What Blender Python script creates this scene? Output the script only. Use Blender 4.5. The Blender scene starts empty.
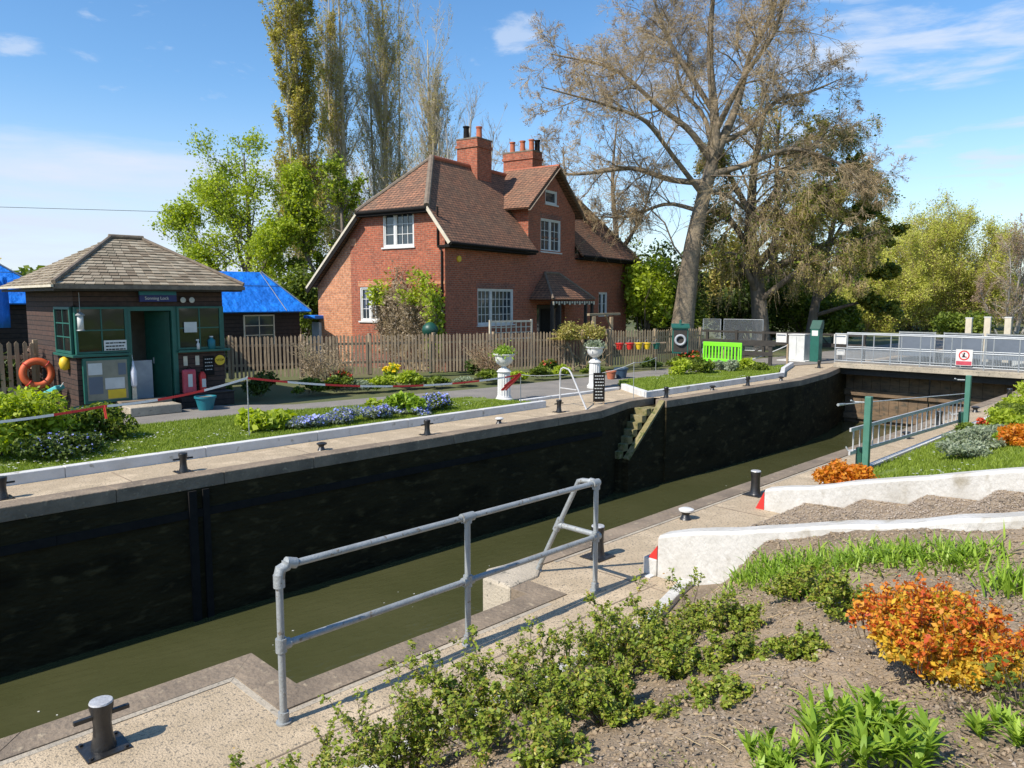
import bpy, bmesh, math, random
import numpy as np
from mathutils import Vector
PI = math.pi
R = math.radians
random.seed(7)
scene = bpy.context.scene
COL = scene.collection

# ------------------------------------------------------------------ objects
SPLIT = dict(gutter='gutter', barge_board='barge_board', hip_tiles='hip_tile_row', ridge_tiles='ridge_tile_row', rungs='rung', fitting='fitting', rail='rail', hook='hook', handle='handle', beam='beam', fender='fender', window_arch='window_arch', foot='foot', stile='stile', porch_hips='porch_hip', porch_frame='porch_post', desk='desk', corner_post='corner_post', cross_beam='cross_beam', ridge_cap='ridge_cap', riser='riser', tread='tread', treads='tread', handrail='rail', curtain='curtain', side_light='side_light', inner_wall='inner_wall', slats='slat', rope='rope', downpipe='downpipe', band='band', tassel='tassel', chimney_pot='chimney_pot', sill='sill', soffit='soffit', scalloped_trim='scallop', plinth='plinth', cladding='cladding')
class MB:
    """collects shapes and links them as ONE mesh object"""
    def __init__(s):
        s.v = []; s.f = []; s.n = 0; s.st = []
    def add(s, vs, fs):
        vs = np.asarray(vs, dtype=float).reshape(-1, 3); s.st.append((s.n, len(s.f)))
        s.v.append(vs)
        n = s.n
        s.f.extend([[i + n for i in f] for f in fs])
        s.n += len(vs)
        return s
    def box(s, x0, x1, y0, y1, z0, z1):
        vs = [(x0,y0,z0),(x1,y0,z0),(x1,y1,z0),(x0,y1,z0),(x0,y0,z1),(x1,y0,z1),(x1,y1,z1),(x0,y1,z1)]
        return s.add(vs, [(0,3,2,1),(4,5,6,7),(0,1,5,4),(1,2,6,5),(2,3,7,6),(3,0,4,7)])
    def bar(s, a, b, w, h, up=(0,0,1)):
        """box bar from a to b, width w, height h"""
        a = Vector(a); b = Vector(b); d = (b-a).normalized()
        u = Vector(up); sd = d.cross(u)
        if sd.length < 1e-4: sd = d.cross(Vector((0,1,0)))
        sd.normalize(); u = sd.cross(d).normalized()
        vs = []
        for p in (a, b):
            for i, j in ((-1,-1),(1,-1),(1,1),(-1,1)):
                vs.append(tuple(p + sd*(w/2*i) + u*(h/2*j)))
        return s.add(vs, [(0,3,2,1),(4,5,6,7),(0,1,5,4),(1,2,6,5),(2,3,7,6),(3,0,4,7)])
    def prism(s, poly, z0, z1):
        n = len(poly)
        vs = [(p[0],p[1],z0) for p in poly] + [(p[0],p[1],z1) for p in poly]
        return s.add(vs, [list(range(n))[::-1], list(range(n,2*n))] + [(i,(i+1)%n,(i+1)%n+n,i+n) for i in range(n)])
    def slab(s, poly, t, d=None):
        """3D polygon thickened by t against its normal"""
        p = [Vector(q) for q in poly]; n = len(p)
        nn = Vector((0,0,0))
        for i in range(n): nn += (p[i]-p[0]).cross(p[(i+1)%n]-p[0])
        nn.normalize()
        if d is not None: nn = Vector(d)
        vs = [tuple(q) for q in p] + [tuple(q - nn*t) for q in p]
        return s.add(vs, [list(range(n)), list(range(n,2*n))[::-1]] + [(i,i+n,(i+1)%n+n,(i+1)%n) for i in range(n)])
    def tube(s, pts, r, k=8, caps=True):
        p = [Vector(q) for q in pts]; n = len(p)
        rr = r if hasattr(r, '__len__') else [r]*n
        tang = []
        for i in range(n):
            a = p[max(i-1,0)]; b = p[min(i+1,n-1)]; tang.append((b-a).normalized())
        ref = Vector((0,0,1)) if abs(tang[0].z) < .9 else Vector((1,0,0))
        u = tang[0].cross(ref).normalized(); vs = []
        for i in range(n):
            u = (u - tang[i]*u.dot(tang[i])).normalized(); w = tang[i].cross(u)
            for j in range(k):
                a = 2*PI*j/k
                vs.append(tuple(p[i] + (u*math.cos(a) + w*math.sin(a))*rr[i]))
        fs = [(i*k+j, i*k+(j+1)%k, (i+1)*k+(j+1)%k, (i+1)*k+j) for i in range(n-1) for j in range(k)]
        if caps: fs += [list(range(k))[::-1], list(range((n-1)*k, n*k))]
        return s.add(vs, fs)
    def lathe(s, prof, c=(0,0,0), k=16, flute=0):
        vs = []
        for r, z in prof:
            for j in range(k):
                a = 2*PI*j/k; q = r*(1 - (flute if j % 2 else 0))
                vs.append((c[0]+q*math.cos(a), c[1]+q*math.sin(a), c[2]+z))
        n = len(prof)
        fs = [(i*k+j, i*k+(j+1)%k, (i+1)*k+(j+1)%k, (i+1)*k+j) for i in range(n-1) for j in range(k)]
        fs += [list(range(k))[::-1], list(range((n-1)*k, n*k))]
        return s.add(vs, fs)
    def torus(s, c, R0, r, n=24, k=8, normal=(0,1,0), arc=2*PI, squash=1):
        nn = Vector(normal).normalized(); a = nn.orthogonal().normalized(); b = nn.cross(a)
        vs = []
        for i in range(n):
            t = 2*PI*i/n; dr = a*math.cos(t)+b*math.sin(t)
            for j in range(k):
                q = 2*PI*j/k
                vs.append(tuple(Vector(c)+dr*(R0+r*math.cos(q))+nn*(r*squash*math.sin(q))))
        return s.add(vs, [(i*k+j, ((i+1)%n)*k+j, ((i+1)%n)*k+(j+1)%k, i*k+(j+1)%k) for i in range(n) for j in range(k)])
    def build(s, name, mat, parent=None, smooth=False, bevel=0):
        if name in SPLIT and len(s.st) > 1:
            V = np.concatenate(s.v); e = s.st + [(s.n, len(s.f))]; o = None
            for (v0, f0), (v1, f1) in zip(e, e[1:]):
                q = MB(); q.add(V[v0:v1], [[i-v0 for i in f] for f in s.f[f0:f1]]); o = q.build(SPLIT[name], mat, parent, smooth, bevel)
            return o
        me = bpy.data.meshes.new(name)
        me.from_pydata(np.concatenate(s.v).tolist(), [], s.f)
        me.validate(); me.update()
        bm = bmesh.new(); bm.from_mesh(me); bmesh.ops.recalc_face_normals(bm, faces=bm.faces); bm.to_mesh(me); bm.free()
        return link(name, me, mat, parent, smooth, bevel)

def link(name, me, mat, parent=None, smooth=False, bevel=0):
    o = bpy.data.objects.new(name, me); COL.objects.link(o)
    if mat is not None: me.materials.append(mat)
    if smooth:
        me.polygons.foreach_set('use_smooth', [True]*len(me.polygons))
        if smooth == 'auto':
            me.set_sharp_from_angle(angle=R(40))
    if bevel:
        b = o.modifiers.new('bevel', 'BEVEL'); b.width = bevel; b.segments = 2; b.limit_method = 'ANGLE'
    if parent: o.parent = parent
    return o

def quads(name, V, nper, mat, parent=None, smooth=False):
    """V (N, nper, 3): N separate polygons of nper corners"""
    V = np.ascontiguousarray(V, dtype=np.float32); N = len(V)
    me = bpy.data.meshes.new(name)
    me.vertices.add(N*nper); me.vertices.foreach_set('co', V.reshape(-1))
    me.loops.add(N*nper); me.loops.foreach_set('vertex_index', np.arange(N*nper, dtype=np.int32))
    me.polygons.add(N); me.polygons.foreach_set('loop_start', np.arange(0, N*nper, nper, dtype=np.int32))
    me.update(calc_edges=True); me.validate()
    return link(name, me, mat, parent, smooth)

def indexed(name, V, F, mat, parent=None, smooth=False):
    V = np.ascontiguousarray(V, dtype=np.float32).reshape(-1, 3); F = np.ascontiguousarray(F, dtype=np.int32); k = F.shape[1]
    me = bpy.data.meshes.new(name)
    me.vertices.add(len(V)); me.vertices.foreach_set('co', V.reshape(-1))
    me.loops.add(F.size); me.loops.foreach_set('vertex_index', F.reshape(-1))
    me.polygons.add(len(F)); me.polygons.foreach_set('loop_start', np.arange(0, F.size, k, dtype=np.int32))
    me.update(calc_edges=True); me.validate()
    return link(name, me, mat, parent, smooth)

def tag(o, label=None, cat=None, group=None, kind=None):
    if label: o['label'] = label
    if cat: o['category'] = cat
    if group: o['group'] = group
    if kind: o['kind'] = kind
    return o
def thing(name, label, cat, loc=(0,0,0), rz=0, group=None):
    o = bpy.data.objects.new(name, None); COL.objects.link(o); o.empty_display_size = .2
    o.location = loc; o.rotation_euler = (0,0,rz)
    return tag(o, label, cat, group)
def dup(root, loc, rz=None, label=None, group=None, scale=None):
    def cp(o, par):
        c = o.copy(); COL.objects.link(c)
        if par: c.parent = par
        for ch in [q for q in o.children]: cp(ch, c)
        return c
    r = cp(root, None); r.location = loc
    if rz is not None: r.rotation_euler = (0,0,rz)
    if label: r['label'] = label
    if group: r['group'] = group
    if scale: r.scale = (scale,)*3
    return r

# ------------------------------------------------------------------ materials
def newmat(name):
    m = bpy.data.materials.new(name); m.use_nodes = True
    nt = m.node_tree; b = nt.nodes['Principled BSDF']
    return m, nt, b
def N(nt, t, **k):
    n = nt.nodes.new(t)
    for a, v in k.items():
        if a in n.inputs.keys(): n.inputs[a].default_value = v
        else: setattr(n, a, v)
    return n
def rgba(c): return (c[0], c[1], c[2], 1)
def ramp(nt, stops):
    r = nt.nodes.new('ShaderNodeValToRGB'); e = r.color_ramp.elements
    while len(e) < len(stops): e.new(.5)
    for q, (p, c) in zip(e, stops): q.position = p; q.color = rgba(c)
    return r
def mat(name, c1, c2=None, scale=3, rough=.8, bump=0, bscale=None, metal=0, stretch=(1,1,1), c3=None, spot=None, lo=.35, hi=.65, spec=.5, bdist=.02, detail=6):
    m, nt, b = newmat(name); L = nt.links.new
    b.inputs['Roughness'].default_value = rough; b.inputs['Metallic'].default_value = metal
    b.inputs['Specular IOR Level'].default_value = spec
    tc = N(nt, 'ShaderNodeTexCoord'); mp = N(nt, 'ShaderNodeMapping'); mp.inputs['Scale'].default_value = stretch
    L(tc.outputs['Object'], mp.inputs['Vector'])
    if c2 is None: c2 = tuple(x*.82 for x in c1)
    n1 = N(nt, 'ShaderNodeTexNoise', Scale=scale, Detail=detail, Roughness=.6); L(mp.outputs[0], n1.inputs['Vector'])
    stops = [(lo, c1), (hi, c2)] if c3 is None else [(lo, c1), ((lo+hi)/2, c2), (hi, c3)]
    rp = ramp(nt, stops); L(n1.outputs['Fac'], rp.inputs['Fac']); out = rp.outputs[0]
    if spot:  # (colour, scale, threshold, softness): speckles
        n2 = N(nt, 'ShaderNodeTexNoise', Scale=spot[1], Detail=3); L(mp.outputs[0], n2.inputs['Vector'])
        mr = N(nt, 'ShaderNodeMapRange'); L(n2.outputs['Fac'], mr.inputs[0]); mr.inputs[1].default_value = spot[2]; mr.inputs[2].default_value = spot[2]+spot[3]
        mx = N(nt, 'ShaderNodeMix', data_type='RGBA'); L(mr.outputs[0], mx.inputs[0]); L(out, mx.inputs[6]); mx.inputs[7].default_value = rgba(spot[0]); out = mx.outputs[2]
    L(out, b.inputs['Base Color'])
    if bump:
        n3 = N(nt, 'ShaderNodeTexNoise', Scale=bscale or scale*4, Detail=5); L(mp.outputs[0], n3.inputs['Vector'])
        bp = N(nt, 'ShaderNodeBump', Strength=bump, Distance=bdist); L(n3.outputs['Fac'], bp.inputs['Height']); L(bp.outputs[0], b.inputs['Normal'])
    return m
def courses(name, c1, c2, mortar, bw=.225, rh=.075, ms=.01, rough=.85, bump=.5, dirt=(.05,.04,.035), zs=1.0, dirtamt=.35, flat=False, sq=1, dist=.008):
    """bricks, tiles or boards laid in courses; runs along x or y, rises along z"""
    m, nt, b = newmat(name); L = nt.links.new
    b.inputs['Roughness'].default_value = rough
    tc = N(nt, 'ShaderNodeTexCoord'); sp = N(nt, 'ShaderNodeSeparateXYZ'); L(tc.outputs['Object'], sp.inputs[0])
    cb = N(nt, 'ShaderNodeCombineXYZ')
    if flat: L(sp.outputs[0], cb.inputs[0]); L(sp.outputs[1], cb.inputs[1])
    else:
        ad = N(nt, 'ShaderNodeMath', operation='ADD'); L(sp.outputs[0], ad.inputs[0]); L(sp.outputs[1], ad.inputs[1])
        ml = N(nt, 'ShaderNodeMath', operation='MULTIPLY'); L(sp.outputs[2], ml.inputs[0]); ml.inputs[1].default_value = zs
        L(ad.outputs[0], cb.inputs[0]); L(ml.outputs[0], cb.inputs[1])
    br = N(nt, 'ShaderNodeTexBrick', Scale=1.0); br.offset = .5
    br.inputs['Brick Width'].default_value = bw; br.inputs['Row Height'].default_value = rh; br.inputs['Mortar Size'].default_value = ms
    br.inputs['Mortar Smooth'].default_value = .3; br.inputs['Bias'].default_value = 0
    br.inputs['Color1'].default_value = rgba(c1); br.inputs['Color2'].default_value = rgba(c2); br.inputs['Mortar'].default_value = rgba(mortar)
    nz = N(nt, 'ShaderNodeTexNoise', Scale=5.0, Detail=3); L(tc.outputs['Object'], nz.inputs['Vector'])
    vm = N(nt, 'ShaderNodeVectorMath', operation='SCALE'); L(nz.outputs['Color'], vm.inputs[0]); vm.inputs[3].default_value = rh*.04
    va = N(nt, 'ShaderNodeVectorMath', operation='ADD'); L(cb.outputs[0], va.inputs[0]); L(vm.outputs[0], va.inputs[1])
    L(va.outputs[0], br.inputs['Vector'])
    n1 = N(nt, 'ShaderNodeTexNoise', Scale=.9, Detail=6, Roughness=.65); L(tc.outputs['Object'], n1.inputs['Vector'])
    mr = N(nt, 'ShaderNodeMapRange'); L(n1.outputs['Fac'], mr.inputs[0]); mr.inputs[1].default_value = .42; mr.inputs[2].default_value = .75; mr.inputs[4].default_value = dirtamt
    n2 = N(nt, 'ShaderNodeTexNoise', Scale=9.0, Detail=4); L(tc.outputs['Object'], n2.inputs['Vector'])
    mr2 = N(nt, 'ShaderNodeMapRange'); L(n2.outputs['Fac'], mr2.inputs[0]); mr2.inputs[1].default_value = .35; mr2.inputs[2].default_value = .7; mr2.inputs[3].default_value = .72; mr2.inputs[4].default_value = 1.25
    mx = N(nt, 'ShaderNodeMix', data_type='RGBA'); L(mr.outputs[0], mx.inputs[0]); L(br.outputs['Color'], mx.inputs[6]); mx.inputs[7].default_value = rgba(dirt)
    sc = N(nt, 'ShaderNodeVectorMath', operation='SCALE'); L(mx.outputs[2], sc.inputs[0]); L(mr2.outputs[0], sc.inputs[3])
    L(sc.outputs[0], b.inputs['Base Color'])
    bp = N(nt, 'ShaderNodeBump', Strength=bump, Distance=dist); bp.invert = True; L(br.outputs['Fac'], bp.inputs['Height']); L(bp.outputs[0], b.inputs['Normal'])
    return m
def leafmat(name, cols, rough=.55, trans=.3):
    m, nt, b = newmat(name); L = nt.links.new
    g = N(nt, 'ShaderNodeNewGeometry'); k = len(cols)
    rp = ramp(nt, [((i+.5)/k, c) for i, c in enumerate(cols)]); L(g.outputs['Random Per Island'], rp.inputs['Fac'])
    L(rp.outputs[0], b.inputs['Base Color']); b.inputs['Roughness'].default_value = rough; b.inputs['Specular IOR Level'].default_value = .3
    tr = N(nt, 'ShaderNodeBsdfTranslucent'); hs = N(nt, 'ShaderNodeHueSaturation', Value=1.5, Saturation=1.1); L(rp.outputs[0], hs.inputs['Color']); L(hs.outputs[0], tr.inputs['Color'])
    ms = N(nt, 'ShaderNodeMixShader'); ms.inputs[0].default_value = trans
    L(b.outputs[0], ms.inputs[1]); L(tr.outputs[0], ms.inputs[2]); L(ms.outputs[0], nt.nodes['Material Output'].inputs['Surface'])
    return m
def glassmat(name, col=(.02,.025,.03)):
    m, nt, b = newmat(name); b.inputs['Base Color'].default_value = rgba(col); b.inputs['Roughness'].default_value = .06; b.inputs['Specular IOR Level'].default_value = .8
    tc = N(nt,'ShaderNodeTexCoord'); n = N(nt,'ShaderNodeTexNoise', Scale=1.5, Detail=1); nt.links.new(tc.outputs['Object'], n.inputs['Vector'])
    bp = N(nt,'ShaderNodeBump', Strength=.25, Distance=.03); nt.links.new(n.outputs['Fac'], bp.inputs['Height']); nt.links.new(bp.outputs[0], b.inputs['Normal'])
    return m
def meshmat(name, col, cell=.05, wire=.14):
    """woven wire mesh panel: real holes by transparency"""
    m, nt, b = newmat(name); L = nt.links.new
    b.inputs['Base Color'].default_value = rgba(col); b.inputs['Metallic'].default_value = .6; b.inputs['Roughness'].default_value = .5
    tc = N(nt,'ShaderNodeTexCoord'); sp = N(nt,'ShaderNodeSeparateXYZ'); L(tc.outputs['Object'], sp.inputs[0])
    ad = N(nt,'ShaderNodeMath', operation='ADD'); L(sp.outputs[0], ad.inputs[0]); L(sp.outputs[1], ad.inputs[1])
    outs = []
    for src in (ad.outputs[0], sp.outputs[2]):
        d = N(nt,'ShaderNodeMath', operation='DIVIDE'); L(src, d.inputs[0]); d.inputs[1].default_value = cell
        f = N(nt,'ShaderNodeMath', operation='FRACT'); L(d.outputs[0], f.inputs[0])
        c = N(nt,'ShaderNodeMath', operation='LESS_THAN'); L(f.outputs[0], c.inputs[0]); c.inputs[1].default_value = wire; outs.append(c.outputs[0])
    mx = N(nt,'ShaderNodeMath', operation='MAXIMUM'); L(outs[0], mx.inputs[0]); L(outs[1], mx.inputs[1])
    tr = N(nt,'ShaderNodeBsdfTransparent'); ms = N(nt,'ShaderNodeMixShader'); L(mx.outputs[0], ms.inputs[0]); L(tr.outputs[0], ms.inputs[1]); L(b.outputs[0], ms.inputs[2])
    L(ms.outputs[0], nt.nodes['Material Output'].inputs['Surface'])
    return m

K = {}
K['brick'] = courses('brick', (.43,.10,.042), (.29,.068,.031), (.31,.20,.13), dirtamt=.3)
K['brick_light'] = courses('brick_light', (.58,.23,.10), (.47,.17,.075), (.48,.34,.23), dirtamt=.12)
K['brick_dark'] = courses('brick_dark', (.30,.085,.045), (.20,.06,.035), (.26,.2,.16), dirtamt=.55)
K['tile'] = courses('tile', (.34,.155,.082), (.20,.10,.058), (.02,.014,.012), bw=.20, rh=.13, ms=.014, bump=1, dirt=(.14,.11,.07), dirtamt=.5, zs=1.25, dist=.02)
K['shingle'] = courses('shingle', (.30,.26,.20), (.19,.16,.125), (.02,.018,.015), bw=.22, rh=.085, ms=.012, bump=1, dirt=(.13,.12,.07), dirtamt=.6, zs=1.15, dist=.02)
K['clad'] = courses('clad', (.075,.038,.026), (.05,.028,.02), (.008,.006,.005), bw=9, rh=.12, ms=.01, bump=.8, dirtamt=.3, dist=.015)
K['clad_dark'] = courses('clad_dark', (.03,.02,.016), (.022,.016,.013), (.004,.003,.003), bw=9, rh=.15, ms=.012, bump=.8, dirtamt=.3, dist=.015)
K['ridge'] = mat('ridge', (.42,.12,.055), (.30,.09,.05), 6, .85, .4)
K['hip'] = mat('hip', (.22,.17,.12), (.13,.10,.075), 6, .9, .4)
K['white'] = mat('white', (.66,.65,.62), (.56,.55,.51), 4, .5)
K['cream'] = mat('cream', (.62,.55,.42), (.5,.44,.33), 5, .7)
K['black'] = mat('black', (.012,.012,.013), (.025,.024,.022), 14, .38, .15, spec=.6)
K['blackmatt'] = mat('blackmatt', (.014,.013,.012), (.02,.018,.016), 8, .85, .2, spec=.1)
K['glass'] = glassmat('glass', (.03,.04,.05)); K['darkglass'] = glassmat('darkglass', (.012,.014,.014))
K['curtain'] = mat('curtain', (.45,.46,.46), (.3,.31,.33), 2, .9)
K['terracotta'] = mat('terracotta', (.48,.15,.07), (.36,.10,.05), 8, .85)
K['kerb'] = mat('kerb', (.64,.63,.605), (.52,.505,.47), 2.2, .8, .3, 30, spot=((.35,.33,.28), 6, .62, .08))
K['oldwhite'] = mat('oldwhite', (.57,.55,.505), (.43,.405,.355), 2.2, .9, .8, 26, spot=((.33,.295,.23), 6, .58, .16), bdist=.02, stretch=(1,1,.6))
K['paving'] = mat('paving', (.55,.43,.285), (.40,.31,.20), 1.6, .95, .9, 70, spot=((.20,.165,.12), 38, .57, .06), bdist=.012, c3=(.48,.375,.25))
K['coping'] = mat('coping', (.27,.205,.14), (.15,.115,.08), 2.2, .88, .8, 24, spot=((.34,.27,.18), 12, .6, .12))
K['concrete'] = mat('concrete', (.46,.39,.29), (.30,.26,.20), 2, .92, .5, 40, spot=((.18,.16,.12), 20, .6, .08))
K['mossconc'] = mat('mossconc', (.26,.22,.11), (.17,.14,.05), 5, .9, .7, 18, spot=((.10,.11,.03), 9, .52, .1))
K['shadewall'] = mat('shadewall', (.016,.0125,.006), (.036,.028,.012), .9, .9, 1, 9, spec=.10, c3=(.022,.018,.009), spot=((.075,.058,.026), 3.6, .57, .14), stretch=(.8,.8,1.9), bdist=.04)  # near-black base carries the far wall's shade in its colour
K['tar'] = mat('tar', (.23,.205,.175), (.17,.155,.135), 1.2, .9, .5, 90, spot=((.30,.27,.23), 60, .6, .05), bdist=.008)
K['lawn'] = mat('lawn', (.18,.235,.03), (.13,.185,.023), 2.2, .95, 1, 60, spot=((.15,.19,.035), 14, .52, .15), bdist=.03)
K['ground'] = mat('ground', (.075,.10,.025), (.12,.11,.045), .4, 1, .8, 20)
K['soil'] = mat('soil', (.34,.255,.165), (.185,.135,.085), 1.6, .97, 1, 60, spot=((.30,.235,.165), 34, .57, .08), bdist=.02)
K['clod'] = mat('clod', (.38,.285,.185), (.21,.155,.095), 30, .95, .6, 90)
K['gravel'] = mat('gravel', (.40,.30,.19), (.25,.18,.115), 9, .97, 1, 80, spot=((.44,.36,.26), 50, .57, .06), bdist=.015)
K['pebble'] = mat('pebble', (.42,.35,.27), (.26,.2,.15), 20, .85)
K['steel'] = mat('steel', (.36,.375,.37), (.27,.285,.28), 7, .55, .25, 60, metal=.3, spot=((.20,.175,.14), 26, .62, .06))
K['steel_light'] = mat('steel_light', (.36,.38,.39), (.29,.31,.32), 5, .5, metal=.3)
K['alu'] = mat('alu', (.56,.55,.53), (.42,.41,.4), 5, .5, metal=.15)
K['green'] = mat('green', (.018,.115,.085), (.014,.09,.066), 6, .45, spec=.5)
K['green_dk'] = mat('green_dk', (.012,.075,.05), (.009,.055,.038), 6, .45)
K['green_pale'] = mat('green_pale', (.07,.20,.145), (.05,.16,.11), 5, .5)
K['lime'] = mat('lime', (.20,.72,.02), (.17,.62,.02), 5, .45)
K['fence'] = mat('fence', (.44,.325,.20), (.30,.215,.135), 6, .9, .4, 40, stretch=(1,1,.25), c3=(.30,.225,.15))
K['timber'] = mat('timber', (.36,.27,.16), (.25,.19,.12), 5, .85, .3, 30)
K['blue'] = mat('blue', (.006,.18,.68), (.006,.13,.52), 1.1, .55, 1, 2.6, bdist=.16, stretch=(1,1,.5), spot=((.01,.23,.82), 3, .55, .15))
K['red'] = mat('red', (.62,.03,.025), (.5,.03,.02), 5, .5)
K['orange'] = mat('orange', (.62,.11,.03), (.5,.08,.02), 5, .6)
K['yellow'] = mat('yellow', (.75,.5,.02), (.65,.42,.02), 5, .5)
K['aqua'] = mat('aqua', (.10,.50,.50), (.08,.42,.42), 5, .6)
K['cap'] = mat('cap', (.62,.62,.61), (.40,.39,.38), 9, .45, .3, 40, metal=.3)
K['navy'] = mat('navy', (.015,.02,.12), (.012,.018,.1), 5, .5)
K['teal'] = mat('teal', (.01,.16,.20), (.01,.14,.18), 5, .5)
K['panelgrey'] = mat('panelgrey', (.14,.165,.20), (.10,.12,.145), .8, .7, .3, 6)
K['gatewood'] = mat('gatewood', (.19,.125,.07), (.10,.07,.042), 2, .8, .8, 12, stretch=(1,1,3), spot=((.07,.06,.04), 4, .57, .1))
K['darkwood'] = mat('darkwood', (.028,.024,.02), (.045,.038,.03), 5, .8, .4, 20)
K['bark'] = mat('bark', (.19,.155,.12), (.10,.082,.062), 3, .95, 1, 14, stretch=(1,1,.35), bdist=.05)
K['bark_pale'] = mat('bark_pale', (.27,.215,.145), (.165,.13,.09), 1.2, .95, 1, 10, spot=((.13,.11,.085), 3, .55, .1), bdist=.04)
K['bark_twig'] = mat('bark_twig', (.50,.38,.215), (.34,.255,.14), 1.5, .95)
K['bark_poplar'] = mat('bark_poplar', (.58,.50,.34), (.42,.35,.23), 1.5, .95)
K['bark_white'] = mat('bark_white', (.46,.43,.38), (.30,.27,.23), 1.5, .9)
K['stem'] = mat('stem', (.16,.12,.075), (.10,.075,.05), 12, .9)
K['board'] = mat('board', (.26,.245,.18), (.20,.19,.14), 5, .7)
K['paper'] = mat('paper', (.62,.62,.58), (.5,.5,.47), 3, .8)
K['bottle'] = mat('bottle', (.6,.62,.68), (.5,.5,.56), 6, .4)
K['pinkred'] = mat('pinkred', (.55,.07,.10), (.42,.05,.07), 9, .5)
K['bluepot'] = mat('bluepot', (.04,.08,.13), (.03,.06,.1), 5, .4)
K['mesh'] = meshmat('mesh', (.35,.37,.39)); K['mesh_fine'] = meshmat('mesh_fine', (.34,.37,.39), .05, .11)
# foliage
K['l_spring'] = leafmat('l_spring', [(.25,.32,.03),(.35,.43,.04),(.45,.52,.06)], trans=.4)
K['l_poplar'] = leafmat('l_poplar', [(.33,.30,.05),(.43,.39,.07),(.52,.45,.09),(.36,.29,.08)])
K['l_olive'] = leafmat('l_olive', [(.33,.28,.08),(.42,.34,.11),(.36,.36,.07)])
K['l_dark'] = leafmat('l_dark', [(.035,.065,.012),(.06,.10,.015),(.11,.15,.025)], trans=.2)
K['l_mid'] = leafmat('l_mid', [(.08,.115,.015),(.13,.18,.022),(.20,.25,.03)])
K['l_maple'] = leafmat('l_maple', [(.10,.13,.015),(.17,.19,.02),(.27,.25,.03)], trans=.3)
K['l_willow'] = leafmat('l_willow', [(.36,.38,.06),(.45,.46,.075),(.54,.53,.11)])
K['l_bud'] = leafmat('l_bud', [(.24,.15,.09),(.30,.19,.11),(.18,.12,.08)])
K['l_reddish'] = leafmat('l_reddish', [(.28,.19,.14),(.34,.23,.16)])
K['l_box'] = leafmat('l_box', [(.15,.21,.025),(.22,.29,.032),(.31,.37,.05),(.27,.27,.05)], rough=.4)
K['l_tip'] = leafmat('l_tip', [(.42,.42,.06),(.5,.46,.08),(.38,.22,.07)], rough=.4)
K['l_lily'] = leafmat('l_lily', [(.15,.25,.022),(.23,.35,.035),(.34,.46,.06)], rough=.45)
K['l_fire'] = leafmat('l_fire', [(.50,.085,.02),(.60,.19,.025),(.66,.32,.035)], trans=.35)
K['l_fireyellow'] = leafmat('l_fireyellow', [(.62,.40,.035),(.68,.48,.05),(.58,.27,.03),(.36,.30,.04)], trans=.35)
K['l_orange'] = leafmat('l_orange', [(.60,.17,.015),(.66,.28,.02),(.5,.2,.02)], trans=.35)
K['l_forget'] = leafmat('l_forget', [(.22,.26,.68),(.30,.34,.78),(.42,.45,.85)], trans=.2)
K['l_sage'] = leafmat('l_sage', [(.27,.31,.19),(.36,.40,.28),(.20,.25,.13)])
K['l_grass'] = leafmat('l_grass', [(.16,.22,.022),(.21,.28,.03),(.26,.33,.045)])
K['l_white'] = leafmat('l_white', [(.75,.75,.7),(.8,.8,.72)])
K['l_daff'] = leafmat('l_daff', [(.8,.55,.01),(.85,.65,.03)])
K['l_redflower'] = leafmat('l_redflower', [(.5,.05,.03),(.6,.12,.05)])
K['l_drytwig'] = leafmat('l_drytwig', [(.26,.2,.13),(.34,.27,.18),(.2,.15,.1)], trans=.1)
# ------------------------------------------------------------------ noise, terrain
def vnoise(x, y, seed=0):
    xi = np.floor(x).astype(np.int64); yi = np.floor(y).astype(np.int64); xf = x-xi; yf = y-yi
    def h(a, b):
        n = (a*374761393 + b*668265263 + seed*1442695041) & 0xffffffff
        n = ((n ^ (n >> 13))*1274126177) & 0xffffffff
        return ((n ^ (n >> 16)) & 0xffff)/65535.0
    u = xf*xf*(3-2*xf); v = yf*yf*(3-2*yf)
    return (h(xi,yi)*(1-u)+h(xi+1,yi)*u)*(1-v)+(h(xi,yi+1)*(1-u)+h(xi+1,yi+1)*u)*v
def fbm(x, y, seed=0, o=4):
    s = 0; a = .5; f = 1.
    for i in range(o): s = s + a*vnoise(x*f, y*f, seed+i*17); a *= .5; f *= 2.03
    return s
def gridmesh(name, x0, x1, y0, y1, step, zf, m, parent=None):
    xs = np.arange(x0, x1+step*.5, step); ys = np.arange(y0, y1+step*.5, step)
    X, Y = np.meshgrid(xs, ys); Z = zf(X, Y)
    nx = len(xs); ny = len(ys)
    i = np.arange((ny-1)*nx).reshape(ny-1, nx)[:, :-1].reshape(-1)
    F = np.stack([i, i+1, i+nx+1, i+nx], 1)
    return indexed(name, np.stack([X,Y,Z], -1), F, m, parent, True)
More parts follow.
